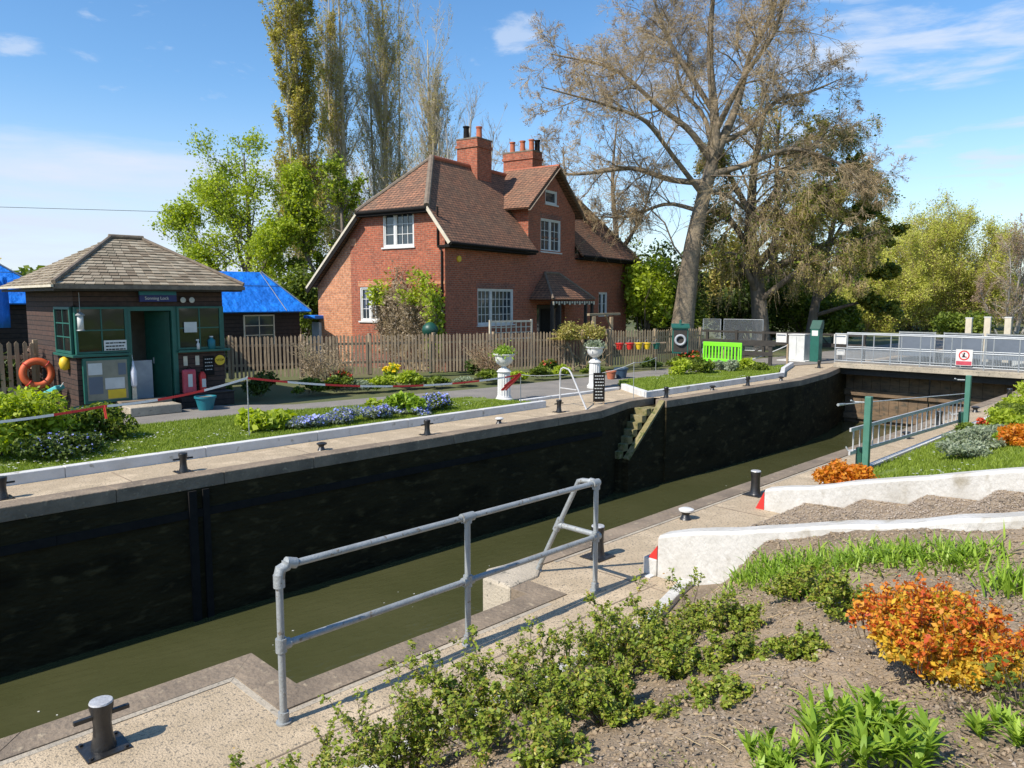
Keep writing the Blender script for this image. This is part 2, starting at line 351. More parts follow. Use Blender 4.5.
# ------------------------------------------------------------------ foliage
def unit(a): return a/np.maximum(np.linalg.norm(a, axis=-1, keepdims=True), 1e-9)
def leaves(rng, C, size, aspect=.5, upbias=.4, jit=.35, fold=.25):
    """leaf-shaped folded quads round the points C"""
    n = len(C); nm = unit(rng.normal(size=(n,3)) + np.array([0,0,upbias*2]))
    t = unit(np.cross(nm, rng.normal(size=(n,3)))); b = np.cross(nm, t)
    s = (size*(1+jit*rng.normal(size=(n,1)))).clip(size*.4, size*1.9)
    p0 = C - t*s*.5; p2 = C + t*s*.5
    p1 = C + b*s*aspect*.5 + nm*s*fold*.3; p3 = C - b*s*aspect*.5 + nm*s*fold*.3
    return np.stack([p0,p1,p2,p3], 1)
def blades(rng, C, length, width, lean=.6, seg=3, flop=.5):
    """arching strap leaves rising from the points C, as quads in strips"""
    n = len(C); az = rng.uniform(0, 2*PI, n); d = np.stack([np.cos(az), np.sin(az), np.zeros(n)], 1); sd = np.stack([-np.sin(az), np.cos(az), np.zeros(n)], 1)
    L = length*rng.uniform(.6, 1.15, (n,1)); ln = lean*rng.uniform(.3, 1.2, (n,1)); out = []
    def P(t): return C + d*(L*ln*t) + np.array([0,0,1])*(L*(t - flop*ln*t*t))
    for i in range(seg):
        t0 = i/seg; t1 = (i+1)/seg; w0 = width*.5*(.45+.55*math.sin(PI*min(1,t0*1.15+.12)))*(1-t0**4); w1 = width*.5*(.45+.55*math.sin(PI*min(1,t1*1.15+.12)))*(1-t1**4)+width*.02
        a = P(t0); b = P(t1); out.append(np.stack([a-sd*w0, a+sd*w0, b+sd*w1, b-sd*w1], 1))
    return np.stack(out, 1)   # n, seg, 4, 3
def blade_mesh(name, rng, C, length, width, m, parent=None, **k):
    B = blades(rng, C, length, width, **k); n, sg = B.shape[:2]
    # shared vertices so that each leaf is one island
    V = np.concatenate([B[:, :1, 0:2], B[:, :, [3,2]]], 1)       # n, sg+1, 2, 3
    i = np.arange(n)[:, None]*(2*(sg+1)) + np.arange(sg)[None, :]*2
    F = np.stack([i, i+1, i+3, i+2], -1).reshape(-1, 4)
    return indexed(name, V, F, m, parent, True)
def branchset(rng, P0, D0, L, R0, steps, wig=.15, up=.05, taper=.75):
    n = len(P0); pts = np.zeros((n, steps+1, 3)); pts[:,0] = P0; d = unit(D0.copy())
    for i in range(steps):
        d = unit(d + rng.normal(size=(n,3))*wig + np.array([0,0,1])*up)
        pts[:,i+1] = pts[:,i] + d*(L/steps)[:,None]
    rad = R0[:,None]*(1-taper*np.linspace(0,1,steps+1)[None,:])
    return pts, rad
def spawn(rng, pts, rad, L, per, tmin, tmax, ang, lr, rr=.5, lshape=.5):
    n, s1, _ = pts.shape; idx = np.repeat(np.arange(n), per); m = len(idx)
    t = rng.uniform(tmin, tmax, m); f = t*(s1-1); k = np.minimum(f.astype(int), s1-2); w = (f-k)[:,None]
    P = pts[idx,k]*(1-w)+pts[idx,k+1]*w; T = unit(pts[idx,k+1]-pts[idx,k])
    a = ang*rng.uniform(.7,1.3,m)[:,None]; side = unit(np.cross(T, rng.normal(size=(m,3))))
    D = T*np.cos(a)+side*np.sin(a)
    r = (rad[idx,k]*(1-w[:,0])+rad[idx,k+1]*w[:,0])*rr
    Ln = L[idx]*lr*(1-lshape*t)*rng.uniform(.6,1.2,m)
    return P, D, Ln, r
def tubes(sets, sides):
    """merge branch sets to vertex and face arrays"""
    Vs = []; Fs = []; off = 0
    for (pts, rad), k in zip(sets, sides):
        n, s, _ = pts.shape
        T = np.gradient(pts, axis=1); T = unit(T); ref = np.where(np.abs(T[:, :1, 2:3]) < .9, np.array([0,0,1.]), np.array([1.,0,0]))
        u = unit(np.cross(T, np.broadcast_to(ref, T.shape))); w = np.cross(T, u)
        a = np.arange(k)*2*PI/k
        V = pts[:,:,None,:] + (u[:,:,None,:]*np.cos(a)[None,None,:,None] + w[:,:,None,:]*np.sin(a)[None,None,:,None])*rad[:,:,None,None]
        i = (np.arange(n)[:,None,None]*s + np.arange(s-1)[None,:,None])*k
        j = np.arange(k)[None,None,:]; j2 = (j+1) % k
        F = np.stack([i+j, i+j2, i+k+j2, i+k+j], -1).reshape(-1,4) + off
        Vs.append(V.reshape(-1,3)); Fs.append(F); off += n*s*k
    return np.concatenate(Vs), np.concatenate(Fs)
def along(rng, pts, n, jit=.1, tmin=0):
    a, s, _ = pts.shape; i = rng.integers(0, a, n); f = rng.uniform(tmin, 1, n)*(s-1); k = np.minimum(f.astype(int), s-2); w = (f-k)[:,None]
    return pts[i,k]*(1-w)+pts[i,k+1]*w + rng.normal(size=(n,3))*jit

def tree(name, label, base, seed, trunk, levels, leaf=None, leaf2=None, group=None, cat='tree', bark='bark', twigbark=None):
    """trunk: list of (x,y,z,r) in local metres, or several such lists; levels: dicts(per,tmin,tmax,ang,lr,steps,wig,up,rr,sides,L)
    leaf: (material, n, size, jitter, level index)"""
    rng = np.random.default_rng(seed)
    root = thing(name, label, cat, base, 0, group)
    trunks = trunk if isinstance(trunk[0][0], (tuple, list)) else [trunk]
    sets = []
    for tr in trunks:
        a = np.array(tr, float); n = max(8, len(a)*3)
        t = np.linspace(0, len(a)-1, n); p = np.stack([np.interp(t, np.arange(len(a)), a[:,i]) for i in range(4)], 1)
        q = p.copy(); q[1:-1] = (p[:-2]+2*p[1:-1]+p[2:])/4
        sets.append((q[None,:,:3], q[None,:,3]))
    W = max(len(s[0][0]) for s in sets)
    def res(s):
        p, r = s; k = p.shape[1]; t = np.linspace(0, k-1, W)
        return (np.stack([np.interp(t, np.arange(k), p[0,:,i]) for i in range(3)],1)[None], np.interp(t, np.arange(k), r[0])[None])
    sets = [res(s) for s in sets]
    cur = (np.concatenate([s[0] for s in sets]), np.concatenate([s[1] for s in sets]))
    L = np.array([np.linalg.norm(cur[0][i,-1]-cur[0][i,0]) for i in range(len(cur[0]))])
    allsets = [cur]; sides = [12]
    for lv in levels:
        P0, D0, Ln, r = spawn(rng, cur[0], cur[1], L, lv['per'], lv.get('tmin',.3), lv.get('tmax',1), lv['ang'], lv['lr'], lv.get('rr',.5), lv.get('lshape',.4))
        if 'rmin' in lv: r = np.maximum(r, lv['rmin'])
        if 'rmax' in lv: r = np.minimum(r, lv['rmax'])
        if 'flat' in lv: D0[:,2] *= lv['flat']
        if 'bias' in lv: D0 = unit(D0 + np.array(lv['bias']))
        cur = branchset(rng, P0, D0, Ln, r, lv.get('steps',4), lv.get('wig',.15), lv.get('up',.05), lv.get('taper',.8)); L = Ln
        allsets.append(cur); sides.append(lv.get('sides',4))
    nb = len(levels) if len(levels) < 3 else 3
    V, F = tubes(allsets[:nb], sides[:nb]); indexed('trunk', V, F, K[bark], root, True)
    if len(allsets) > nb:
        V, F = tubes(allsets[nb:], sides[nb:]); indexed('twigs', V, F, K[twigbark or bark], root, True)
    for lf, nm in ((leaf, 'crown'), (leaf2, 'young_leaves')):
        if lf:
            m, n, size, jit, li = lf[:5]
            C = along(rng, allsets[li][0], n, jit, .15)
            if len(lf) > 5: C = C[lf[5](C)]
            quads(nm, leaves(rng, C, size, .7), 4, K[m], root)
    return root
def lumps(rng, n, rx, ry, rz, k=9, lump=.38, fill=.45):
    """points in an uneven crown made of lumps inside an ellipsoid"""
    c = unit(rng.normal(size=(k,3)))*rng.uniform(.35,.78,(k,1)); c[:,2] = np.abs(c[:,2])*1.1-.25
    rr = rng.uniform(lump*.6, lump*1.25, k); w = rr**2/np.sum(rr**2)
    i = rng.choice(k, n, p=w); d = unit(rng.normal(size=(n,3))); q = rng.uniform(0,1,(n,1))**fill
    P = c[i] + d*q*rr[i][:,None]
    P += (rng.normal(size=(n,3)))*.03
    return P*np.array([rx,ry,rz])
def bush(name, label, loc, rx, ry, h, n, leafsize, m, seed, group=None, cat='shrub', k=9, lump=.42, stems=14, aspect=.6, fill=.5, flower=None, up=.5, bias=None):
    rng = np.random.default_rng(seed); root = thing(name, label, cat, loc, 0, group)
    P = lumps(rng, n, rx, ry, h*.62, k, lump, fill); P[:,2] += h*.45
    P = P[P[:,2] > .02*h]
    C0 = P[rng.integers(0, len(P), stems)]; z = np.zeros((stems,3)); z[:,:2] = C0[:,:2]*.25
    D = C0 - z; L = np.linalg.norm(D, axis=1)
    s = branchset(rng, z, D, L, np.full(stems, max(.006, h*.012)), 4, .12, .0)
    sp = spawn(rng, s[0], s[1], L, 4, .3, 1, .7, .5); s2 = branchset(rng, *sp[:2], sp[2], np.maximum(sp[3], .003), 3, .2, .05)
    V, F = tubes([s, s2], [5, 3]); indexed('stem', V, F, K['stem'], root, True)
    quads('foliage', leaves(rng, P, leafsize, aspect, up), 4, K[m], root)
    if flower:
        fm, fn, fs, fz = flower
        Q = P[rng.integers(0, len(P), fn*3)]; Q = Q[Q[:,2] > fz*h][:fn] + rng.normal(size=(1,3))*.001
        nrm = Q*np.array([1/rx,1/ry,1/h]); Q = Q + unit(nrm)*leafsize*.5
        quads('flowers', leaves(rng, Q, fs, .95, .8), 4, K[fm], root)
    return root
def twiggy(name, label, loc, rx, h, seed, n=26, m='stem', leaf=None, cat='shrub', group=None, per=9, r0=.012, spread=.5, up=.05):
    """a bare shrub of many stems from the ground"""
    rng = np.random.default_rng(seed); root = thing(name, label, cat, loc, 0, group)
    az = rng.uniform(0,2*PI,n); D = np.stack([np.cos(az)*spread*rng.uniform(.2,1.4,n), np.sin(az)*spread*rng.uniform(.2,1.4,n), np.ones(n)], 1)
    P0 = np.stack([np.cos(az)*rx*.25, np.sin(az)*rx*.25, np.zeros(n)], 1); L = np.full(n, h)*rng.uniform(.6,1.1,n)
    a = branchset(rng, P0, D, L, np.full(n, r0), 6, .14, up)
    sp = spawn(rng, a[0], a[1], L, per, .2, 1, .6, .45); b = branchset(rng, sp[0], sp[1], sp[2], np.maximum(sp[3], r0*.35), 4, .2, .02)
    sp2 = spawn(rng, b[0], b[1], sp[2], 3, .2, 1, .6, .5); c = branchset(rng, sp2[0], sp2[1], sp2[2], np.maximum(sp2[3], r0*.25), 3, .2, .02)
    V, F = tubes([a,b,c],[5,3,3]); indexed('branches', V, F, K[m], root, True)
    if leaf:
        C = along(rng, c[0], leaf[1], leaf[3]); quads('foliage', leaves(rng, C, leaf[2], .6), 4, K[leaf[0]], root)
    return root
# ------------------------------------------------------------------ the setting
def sheet(name, poly, z, m, kind='structure'):
    b = MB(); b.add([(p[0],p[1],z) for p in poly], [list(range(len(poly)))]); return tag(b.build(name, m), kind=kind)
def offset(line, w):
    out = []
    for i, p in enumerate(line):
        ns = []
        for a, b in ((i-1,i),(i,i+1)):
            if a < 0 or b >= len(line): continue
            dx = line[b][0]-line[a][0]; dy = line[b][1]-line[a][1]; l = math.hypot(dx,dy); ns.append((-dy/l, dx/l))
        if len(ns) == 1: n = ns[0]; k = 1
        else:
            n = (ns[0][0]+ns[1][0], ns[0][1]+ns[1][1]); l = math.hypot(*n) or 1; n = (n[0]/l, n[1]/l); k = 1/max(.35, n[0]*ns[0][0]+n[1]*ns[0][1])
        out.append((p[0]+n[0]*w*k, p[1]+n[1]*w*k))
    return out
def strip(b, line, w, z0, z1, block=None, gap=.006, rng=random):
    """solid band along a line, w to its left, cut in blocks"""
    off = offset(line, w)
    for i in range(len(line)-1):
        a, c = line[i], line[i+1]; d, e = off[i], off[i+1]
        l = math.hypot(c[0]-a[0], c[1]-a[1]); n = max(1, round(l/block)) if block else 1
        for j in range(n):
            t0 = j/n + (gap/l if j else 0); t1 = (j+1)/n
            q = lambda u, v, t: (u[0]+(v[0]-u[0])*t, u[1]+(v[1]-u[1])*t)
            dz = rng.uniform(-.003,.003) if block else 0
            b.prism([q(a,c,t0), q(a,c,t1), q(d,e,t1), q(d,e,t0)], z0, z1+dz)
far_edge = [(-25,11.6),(14.8,11.6),(16.7,12.15),(17.5,12.15),(17.5,11.52),(25.3,11.3),(28.6,11.75),(31.6,12.45),(60,12.45)]
near_edge = [(-25,5.4),(2.6,5.4),(2.6,4.72),(4.95,4.72),(4.95,5.28),(5.12,5.42),(14,5.42),(27,5.42),(31.5,6.1),(60,6.1)]
# ground: one sheet with the channel left open
b = MB()
def q4(x0,x1,y0,y1,z): b.add([(x0,y0,z),(x1,y0,z),(x1,y1,z),(x0,y1,z)], [(0,1,2,3)])
q4(-500,900,13.9,900,-.05); q4(-500,900,-500,3.0,-.3); q4(60,900,12.4,13.9,-.05); q4(60,900,3.0,6.2,-.05); q4(90,900,6.2,12.4,-.05)
tag(b.build('ground', K['ground']), kind='structure')
# water
m, nt, bs = newmat('water'); bs.inputs['Roughness'].default_value = .07; bs.inputs['IOR'].default_value = 1.33
tc = N(nt,'ShaderNodeTexCoord'); n0 = N(nt,'ShaderNodeTexNoise', Scale=.5, Detail=4); nt.links.new(tc.outputs['Object'], n0.inputs['Vector'])
rp = ramp(nt, [(.35,(.050,.053,.020)),(.65,(.064,.065,.027))]); nt.links.new(n0.outputs['Fac'], rp.inputs[0]); nt.links.new(rp.outputs[0], bs.inputs['Base Color'])
mp = N(nt,'ShaderNodeMapping'); mp.inputs['Scale'].default_value = (1.0,2.6,1); mp.inputs['Rotation'].default_value = (0,0,.5); nt.links.new(tc.outputs['Object'], mp.inputs[0])
n1 = N(nt,'ShaderNodeTexNoise', Scale=3.2, Detail=3); nt.links.new(mp.outputs[0], n1.inputs['Vector'])
bp = N(nt,'ShaderNodeBump', Strength=.55, Distance=.03); nt.links.new(n1.outputs['Fac'], bp.inputs['Height']); nt.links.new(bp.outputs[0], bs.inputs['Normal'])
K['water'] = m
sheet('water', [(-25,3),(90,3),(90,14),(-25,14)], -2.25, K['water'])
rng = np.random.default_rng(3)
C = np.stack([rng.uniform(0,26,80), 10.3-np.abs(rng.normal(size=80))*1.2, np.full(80,-2.243)], 1)
fl = leaves(rng, C, .022, .8, 60, .5, 0); fl[:,:,2] = -2.243 + rng.uniform(0,.002,(80,1)); tag(quads('floating_petals', fl, 4, K['l_white']), kind='stuff')

# lock walls
far = thing('lock_wall', 'dark shade-coloured lock chamber wall below the far lockside with a recessed flight of steps', 'lock wall', (0,11.6,-1.9))
near = thing('lock_wall', 'near chamber wall of the lock under the paving by the tube railing', 'lock wall', (0,5.4,-1.9))
def loc_(root, pts): return [(p[0]-root.location.x, p[1]-root.location.y) for p in pts]
def zz(root, z): return z - root.location.z
b = MB(); b.prism(loc_(far, far_edge + [(60,13.9),(-25,13.9)]), zz(far,-4), zz(far,-.19)); b.build('masonry', K['shadewall'], far)
b = MB(); strip(b, loc_(far, far_edge[:3]), .36, zz(far,-.185), zz(far,.012), 1.6); strip(b, loc_(far, far_edge[4:]), .36, zz(far,-.185), zz(far,.012), 1.6); strip(b, loc_(far, [(16.62,12.15),(17.84,12.15)]), .37, zz(far,-.183), zz(far,.009), 1.6); b.build('coping', K['coping'], far, bevel=.012)
b = MB(); strip(b, loc_(far, [(p[0], p[1]-.03) for p in far_edge[:2]]), .03, zz(far,-.62), zz(far,-.50), 4); 
for x in (4.72,):   # paired black strips painting in the shade of a ladder slot
    b.box(x-.06,x+.06,-.06,-.002,zz(far,-3.0),zz(far,-.2)); b.box(x+.16,x+.26,-.05,-.002,zz(far,-3.0),zz(far,-.2))

b.build('fender', K['blackmatt'], far)
b = MB(); n = len(near_edge)
b.prism(loc_(near, [(-25,2.4),(60,2.4)] + near_edge[::-1]), zz(near,-4), zz(near,-.19)); b.build('masonry', K['mossconc'], near)
b = MB(); e = loc_(near, near_edge)
strip(b, e, -.26, zz(near,-.185), zz(near,.012), 1.5); b.build('coping', K['coping'], near, bevel=.012)
b = MB(); b.prism(loc_(near,[(4.93,4.92),(5.35,4.95),(5.7,5.2),(5.6,5.38),(5.12,5.45),(4.93,5.3)]), zz(near,-.6), zz(near,.028)); b.build('nosing_block', K['concrete'], near, bevel=.03)
# stairs in the far wall
st = thing('stone_steps', 'mossy sunlit steps going down to the water in the slot of the far lock wall', 'steps', (17.4,11.6,-.2))
b = MB()
for i in range(7):
    x1 = 17.1-.2*i-17.4; b.box(x1-.2, x1+(.5 if i==0 else 0)*0, -.0+.14, .55-.02*i, -.17-.165*i, .02-.165*i)
b.box(-.30,.098,.12,.548,-.5,.004)
b.build('treads', K['mossconc'], st, bevel=.01)
b = MB(); b.box(-1.69,.09,.13,.54,-3,-1.17); b.build('footing', K['shadewall'], st)  # dark wall colour used to paint in the shade below the treads
b = MB(); b.slab([(.12,-.02,.21),(-1.5,-.02,-1.2),(-1.5,-.02,-1.6),(-1.5,-.02,-3.0),(.12,-.02,-3.0)], .15); b.build('side_wall', K['shadewall'], st)
b = MB(); b.bar((.1,.055,.19),(-1.5,.055,-1.18), .17,.06, (0,0,1)); b.build('sloping_coping', K['mossconc'], st)

# paving on both sides (under the near bed it runs on)
fo = offset(far_edge, .355); no = offset(near_edge, -.255)
sheet('far_lockside_paving', [p for p in fo if True] + [(60,14.1),(-25,14.1)], 0, K['paving'])
sheet('near_lockside_paving', [(-25,2.6),(60,2.6)] + no[::-1], 0, K['paving'])
# mortar joints of the near paving: pale worn strip behind the coping
b = MB(); strip(b, offset(near_edge[:4], -.262), -.05, -.01, .004, .9); strip(b, [(5.8,5.155),(31,5.155)], -.04, -.01, .004, 1.1)
tag(b.build('joint_strip', K['concrete']), kind='structure')
# expansion joints scored across the paving
b = MB()
for x in (-1.5,0.4,3.3,5.9,8.9,11.9,14.9,17.9): b.box(x,x+.014,3.5,4.4 if x == 3.3 else 5.1,-.01,.0035)
for x in range(1,26,3): b.box(x,x+.014,12.0,12.9,-.01,.0035)
b.box(-5,6.0,4.02,4.034,-.01,.003)
tag(b.build('paving_joint', K['coping']), kind='structure')
# asphalt path on the far side
path = [(-25,16.62),(4.67,16.67),(8.2,16.5),(13.7,15.15),(14.3,14.02),(18.85,14.05),(20,15.05),(24,14.95),(30,14.2),(34,13.2),(60,13.2),(60,16.8),(34,16.8),(26,16.9),(16,17.1),(10,17.9),(8.5,19.2),(-25,19.2)]
sheet('asphalt_path', path, .02, K['tar'])
# lawns
def lawn(name, poly, z, seed, n, m='lawn'):
    b = MB(); b.prism(poly, -.04, z); o = tag(b.build(name, K[m]), kind='structure'); return o
lawnA = [(-25,13.14),(14.1,13.14),(13.95,14.0),(13.65,15.1),(8.2,16.45),(4.67,16.6),(-25,16.6)]
lawnB = [(17.75,12.42),(25.7,12.36),(27.6,13.2),(29.5,13.9),(24,14.9),(20,15.0),(18.95,14.05)]
lawn('lawn', lawnA, .13, 1, 0); lawn('lawn', lawnB, .11, 1, 0)
def inside(P, poly):
    x, y = P[:,0], P[:,1]; r = np.zeros(len(P), bool); n = len(poly)
    for i in range(n):
        x0,y0 = poly[i]; x1,y1 = poly[(i+1)%n]
        c = ((y0 > y) != (y1 > y)) & (x < (x1-x0)*(y-y0)/((y1-y0) or 1e-9)+x0); r ^= c
    return r
def grassblades(name, poly, z, n, h, w, seed, m='l_grass', zf=None):
    rng = np.random.default_rng(seed); a = np.array(poly); lo = a.min(0); hi = a.max(0)
    P = rng.uniform(lo, hi, (n,2)); P = P[inside(P, poly)]; P = P[fbm(P[:,0]*1.5,P[:,1]*1.5,seed)>.28]
    Z = zf(P[:,0],P[:,1]) if zf else np.full(len(P), z)
    C = np.column_stack([P, Z-.004]); k = len(C); az = rng.uniform(0,2*PI,k); ww = w*rng.uniform(.6,1.2,k)
    s = np.stack([np.cos(az)*ww/2, np.sin(az)*ww/2, np.zeros(k)],1); t = C + np.stack([rng.normal(size=k)*h*.4, rng.normal(size=k)*h*.4, h*rng.uniform(.5,1.2,k)],1)
    return tag(quads(name, np.stack([C-s, C+s, t],1), 3, K[m]), kind='stuff')
grassblades('grass', [(0,13.14)]+lawnA[1:6]+[(0,16.6)], .13, 90000, .05, .02, 5)
grassblades('grass', lawnB, .11, 40000, .05, .025, 6)
def daisies(name, poly, z, n, seed, zf=None):
    rng = np.random.default_rng(seed); a = np.array(poly); c = rng.uniform(a.min(0), a.max(0), (9,2)); P = c[rng.integers(0,9,n)]+rng.normal(size=(n,2))*np.array([.45,.25]); P = P[inside(P, poly)]
    Z = zf(P[:,0],P[:,1]) if zf else np.full(len(P), z); C = np.column_stack([P, Z+.045])
    return tag(quads(name, leaves(rng, C, .035, 1, 6, .3, 0), 4, K['l_white']), kind='stuff')
daisies('daisies', [(1,13.2),(14,13.2),(13,15),(2,15.5)], .13, 420, 8); daisies('daisies', lawnB, .11, 300, 9)
# white kerbs
def kerb(name, line, w, z, label, m='kerb'):
    b = MB(); strip(b, line, w, -.02, z, 2.2); return tag(b.build(name, K[m], bevel=.012), label, 'kerb')
kerb('painted_kerb', [(-25,12.98),(14.3,12.98)], .16, .17, 'long white painted kerb edging the lawn in front of the wooden kiosk')
kerb('painted_kerb', [(14.5,14.18),(14.5,14.0),(18.7,14.0)][1:], .14, .075, 'short low white kerb between the lockside and the path by the two urns')
kerb('painted_kerb', [(18.85,14.05),(17.62,12.26),(25.85,12.18),(27.75,13.05),(30.4,13.95)], .15, .17, 'white kerb bending round the second lawn beyond the chalkboard')
# foreground bank
def bedz(X, Y):
    a = np.interp(Y, [-3,0,.8,1.6,2.3,2.9,3.2,3.44,3.6], [1.3,1.1,1.03,.88,.62,.28,.12,.015,-.1])
    w = np.interp(Y, [-3,0,1.16,2.35,2.94,3.15,3.35,3.72,3.8], [2.0,1.42,1.13,.83,.66,.36,.15,.02,-.1])
    t = np.clip((X-4.7)/1.4,0,1); t = t*t*(3-2*t); z = a*(1-t)+w*t
    nn = (fbm(X*2.2,Y*2.2,3)-.5)*.10 + (fbm(X*11,Y*11,4,4)-.5)*.06
    return z + nn*np.clip((3.5-Y)/.5,0,1)
def bankz(X, Y): return np.clip((4.5-Y)*.27,-.1,1.3) + (fbm(X*1.2,Y*1.2,6)-.5)*.08*np.clip((4.45-Y)*2,0,1)
tag(gridmesh('flower_bed_soil', -3.5, 6.2, -3, 3.85, .035, bedz, K['soil']), kind='structure')
tag(gridmesh('grass_bank', 9.42, 60, -12, 4.5, .2, bankz, K['lawn']), kind='structure')
tag(gridmesh('bank_behind_camera', -40, -3.5, -20, 3.5, .5, lambda X,Y: np.clip((3.45-Y)*.35,0,1.2), K['lawn']), kind='structure')
grassblades('grass', [(9.5,-1),(9.5,4.45),(31,4.45),(31,1)], 0, 130000, .06, .022, 12, zf=bankz)
daisies('daisies', [(10,2),(10,4.4),(22,4.4),(22,2)], 0, 240, 13, zf=bankz)
kerb('painted_kerb', [(11.0,4.47),(31,4.47)], .10, .06, 'thin white kerb along the grass bank below the hanging ladder')
kerb('painted_kerb', [(-3,3.40),(4.95,3.40),(6.15,3.72)], .11, .09, 'chipped white edging of the soil bed seen through the nearest shrubs', 'oldwhite')
# flanking walls and gravel steps
def flank(label, x0, x1, ys, zt, seed):
    rng = random.Random(seed); b = MB(); n = 26; y0, y1 = ys
    for i in range(n):
        pass
    P = []
    for i in range(n+1):
        y = y0+(y1-y0)*i/n; z = zt(y)+rng.uniform(-.012,.012); P.append((y,z))
    vs = []; fs = []
    for (y,z) in P:
        j = rng.uniform(-.008,.008)
        vs += [(x0+j,y,-.25),(x0+j,y,z-.03),(x0+.03+j,y,z),(x1-.03,y,z),(x1,y,z-.03),(x1,y,-.25)]
    for i in range(n):
        for j in range(5): a = i*6+j; fs.append((a,a+6,a+7,a+1))
    fs += [(0,1,2,3,4,5), tuple(n*6+j for j in (5,4,3,2,1,0))]
    b.add(vs, fs); return b
w1 = thing('painted_wall', 'rounded whitewashed low wall nearest the camera rising beside the soil bed', 'low wall', (6.3,4.1,0))
bb = flank('', 6.20-6.3, 6.44-6.3, (4.14-4.1,-2.5-4.1), lambda y: .42+(.04-y)*.262 if y < -.0 else .42, 1); bb.build('wall', K['oldwhite'], w1)
b = MB(); b.box(-.12,.1,.045,.2,0,.17); b.build('foot_block', K['oldwhite'], w1, bevel=.01)
b = MB(); b.add([(-.11,.045,.171),(.08,.045,.171),(.08,.15,.171),(-.11,.15,.171),(-.11,.045,.31),(.08,.045,.31)], [(0,3,2,1),(0,1,5,4),(3,0,4),(1,2,5),(2,3,4,5)]); b.build('red_wedge', K['red'], w1)
w2 = thing('painted_wall', 'farther whitewashed low wall between the gravel steps and the grass bank', 'low wall', (9.3,4.5,0))
bb = flank('', -.1, .12, (.04,-7), lambda y: .26+(.04-y)*.255, 2); bb.build('wall', K['oldwhite'], w2)
b = MB(); b.add([(-.1,.045,0),(.1,.045,0),(.1,.16,0),(-.1,.16,0),(-.1,.045,.24),(.1,.045,.24)], [(0,3,2,1),(0,1,5,4),(3,0,4),(1,2,5),(2,3,4,5)]); b.build('red_wedge', K['red'], w2)
gs = thing('garden_steps', 'broad shallow gravel steps climbing between the two whitewashed walls', 'steps', (7.8,4.1,0))
b = MB(); g = MB(); rs = random.Random(4)
g.add([(-1.36,.06,.004),(1.39,.06,.004),(1.39,.10-.0,.004),(-1.36,.10,.004)], [(0,1,2,3)])
for i in range(9):
    y = .08-.68*i; z = .05+.175*i
    b.add([(-1.36,y,z-.04),(1.39,y,z-.04),(1.39,y-.19,z+.15),(-1.36,y-.19,z+.15)], [(0,3,2,1)])
    g.add([(-1.36,y-.19,z+.15),(1.39,y-.19,z+.15),(1.39,y-.69,z+.178),(-1.36,y-.69,z+.178)], [(0,3,2,1)])
b.build('riser', K['gravel'], gs); g.build('tread', K['gravel'], gs)
b = MB(); b.box(-1.7,1.5,.06,.13,-.01,.012); b.build('white_line', K['kerb'], gs)
# stones and clods on the bed, debris on the steps
def stones(name, n, region, zf, s0, s1, m, seed, flat=.6):
    rng = np.random.default_rng(seed); P = rng.uniform(region[0], region[1], (n,2)); Z = zf(P[:,0],P[:,1])
    s = s0*(s1/s0)**(rng.uniform(0,1,n)**2.2)
    base = np.array([(1,0,0),(-1,0,0),(0,1,0),(0,-1,0),(0,0,1),(0,0,-1)],float)
    V = base[None]*s[:,None,None]*rng.uniform(.55,1.2,(n,6,1)); a = rng.uniform(0,2*PI,n); c,sn = np.cos(a)[:,None],np.sin(a)[:,None]
    X = V[:,:,0]*c-V[:,:,1]*sn; Y = V[:,:,0]*sn+V[:,:,1]*c; V = np.stack([X+P[:,0:1], Y+P[:,1:2], V[:,:,2]*flat+Z[:,None]+s[:,None]*.15],-1)
    f = np.array([(0,2,4),(2,1,4),(1,3,4),(3,0,4),(2,0,5),(1,2,5),(3,1,5),(0,3,5)])
    F = (np.arange(n)[:,None,None]*6+f[None]).reshape(-1,3)
    return tag(indexed(name, V, F, K[m]), kind='stuff')
stones('soil_clods', 38000, ((.2,-.5),(6.15,3.35)), bedz, .004, .026, 'clod', 1)
stones('pebbles', 9000, ((.2,-.5),(6.15,3.35)), bedz, .005, .018, 'pebble', 2)
def stepz(X, Y):
    q = (4.18-Y)/.68; i = np.floor(q); f = q-i; return np.where(q < 0, .01, .05+.175*i+np.where(f < .28, f/.28*.16-.02, .15+(f-.28)*.03)+.01)
stones('gravel', 14000, ((6.5,.5),(9.15,4.1)), stepz, .006, .02, 'pebble', 3)
rng = np.random.default_rng(17); n = 11000
P = np.column_stack([rng.uniform(.3,6.1,n), rng.uniform(-.3,3.3,n)]); keep = fbm(P[:,0]*1.7,P[:,1]*1.7,31) > .47; P = P[keep]
lit = leaves(rng, np.column_stack([P, bedz(P[:,0],P[:,1])+.012]), .03, .35, 2.5, .4, .1)
n = 16000; P = np.column_stack([rng.uniform(.3,6.1,n), rng.uniform(-.3,3.3,n)]); P = P[fbm(P[:,0]*2.1,P[:,1]*2.1,44) > .56]
tag(quads('ground_weeds', leaves(rng, np.column_stack([P, bedz(P[:,0],P[:,1])+rng.uniform(.005,.03,len(P))]), .014, .6, 1.0), 4, K['l_box']), kind='stuff')
n = 500; P = np.column_stack([rng.uniform(.5,6,n), rng.uniform(0,3.2,n)]); a_ = rng.uniform(0,PI,n); l_ = rng.uniform(.03,.11,n); D = np.column_stack([np.cos(a_)*l_, np.sin(a_)*l_]); Q0 = np.column_stack([P, bedz(P[:,0],P[:,1])+.014]); Q2 = P+D; Q1 = np.column_stack([Q2, bedz(Q2[:,0],Q2[:,1])+.016])
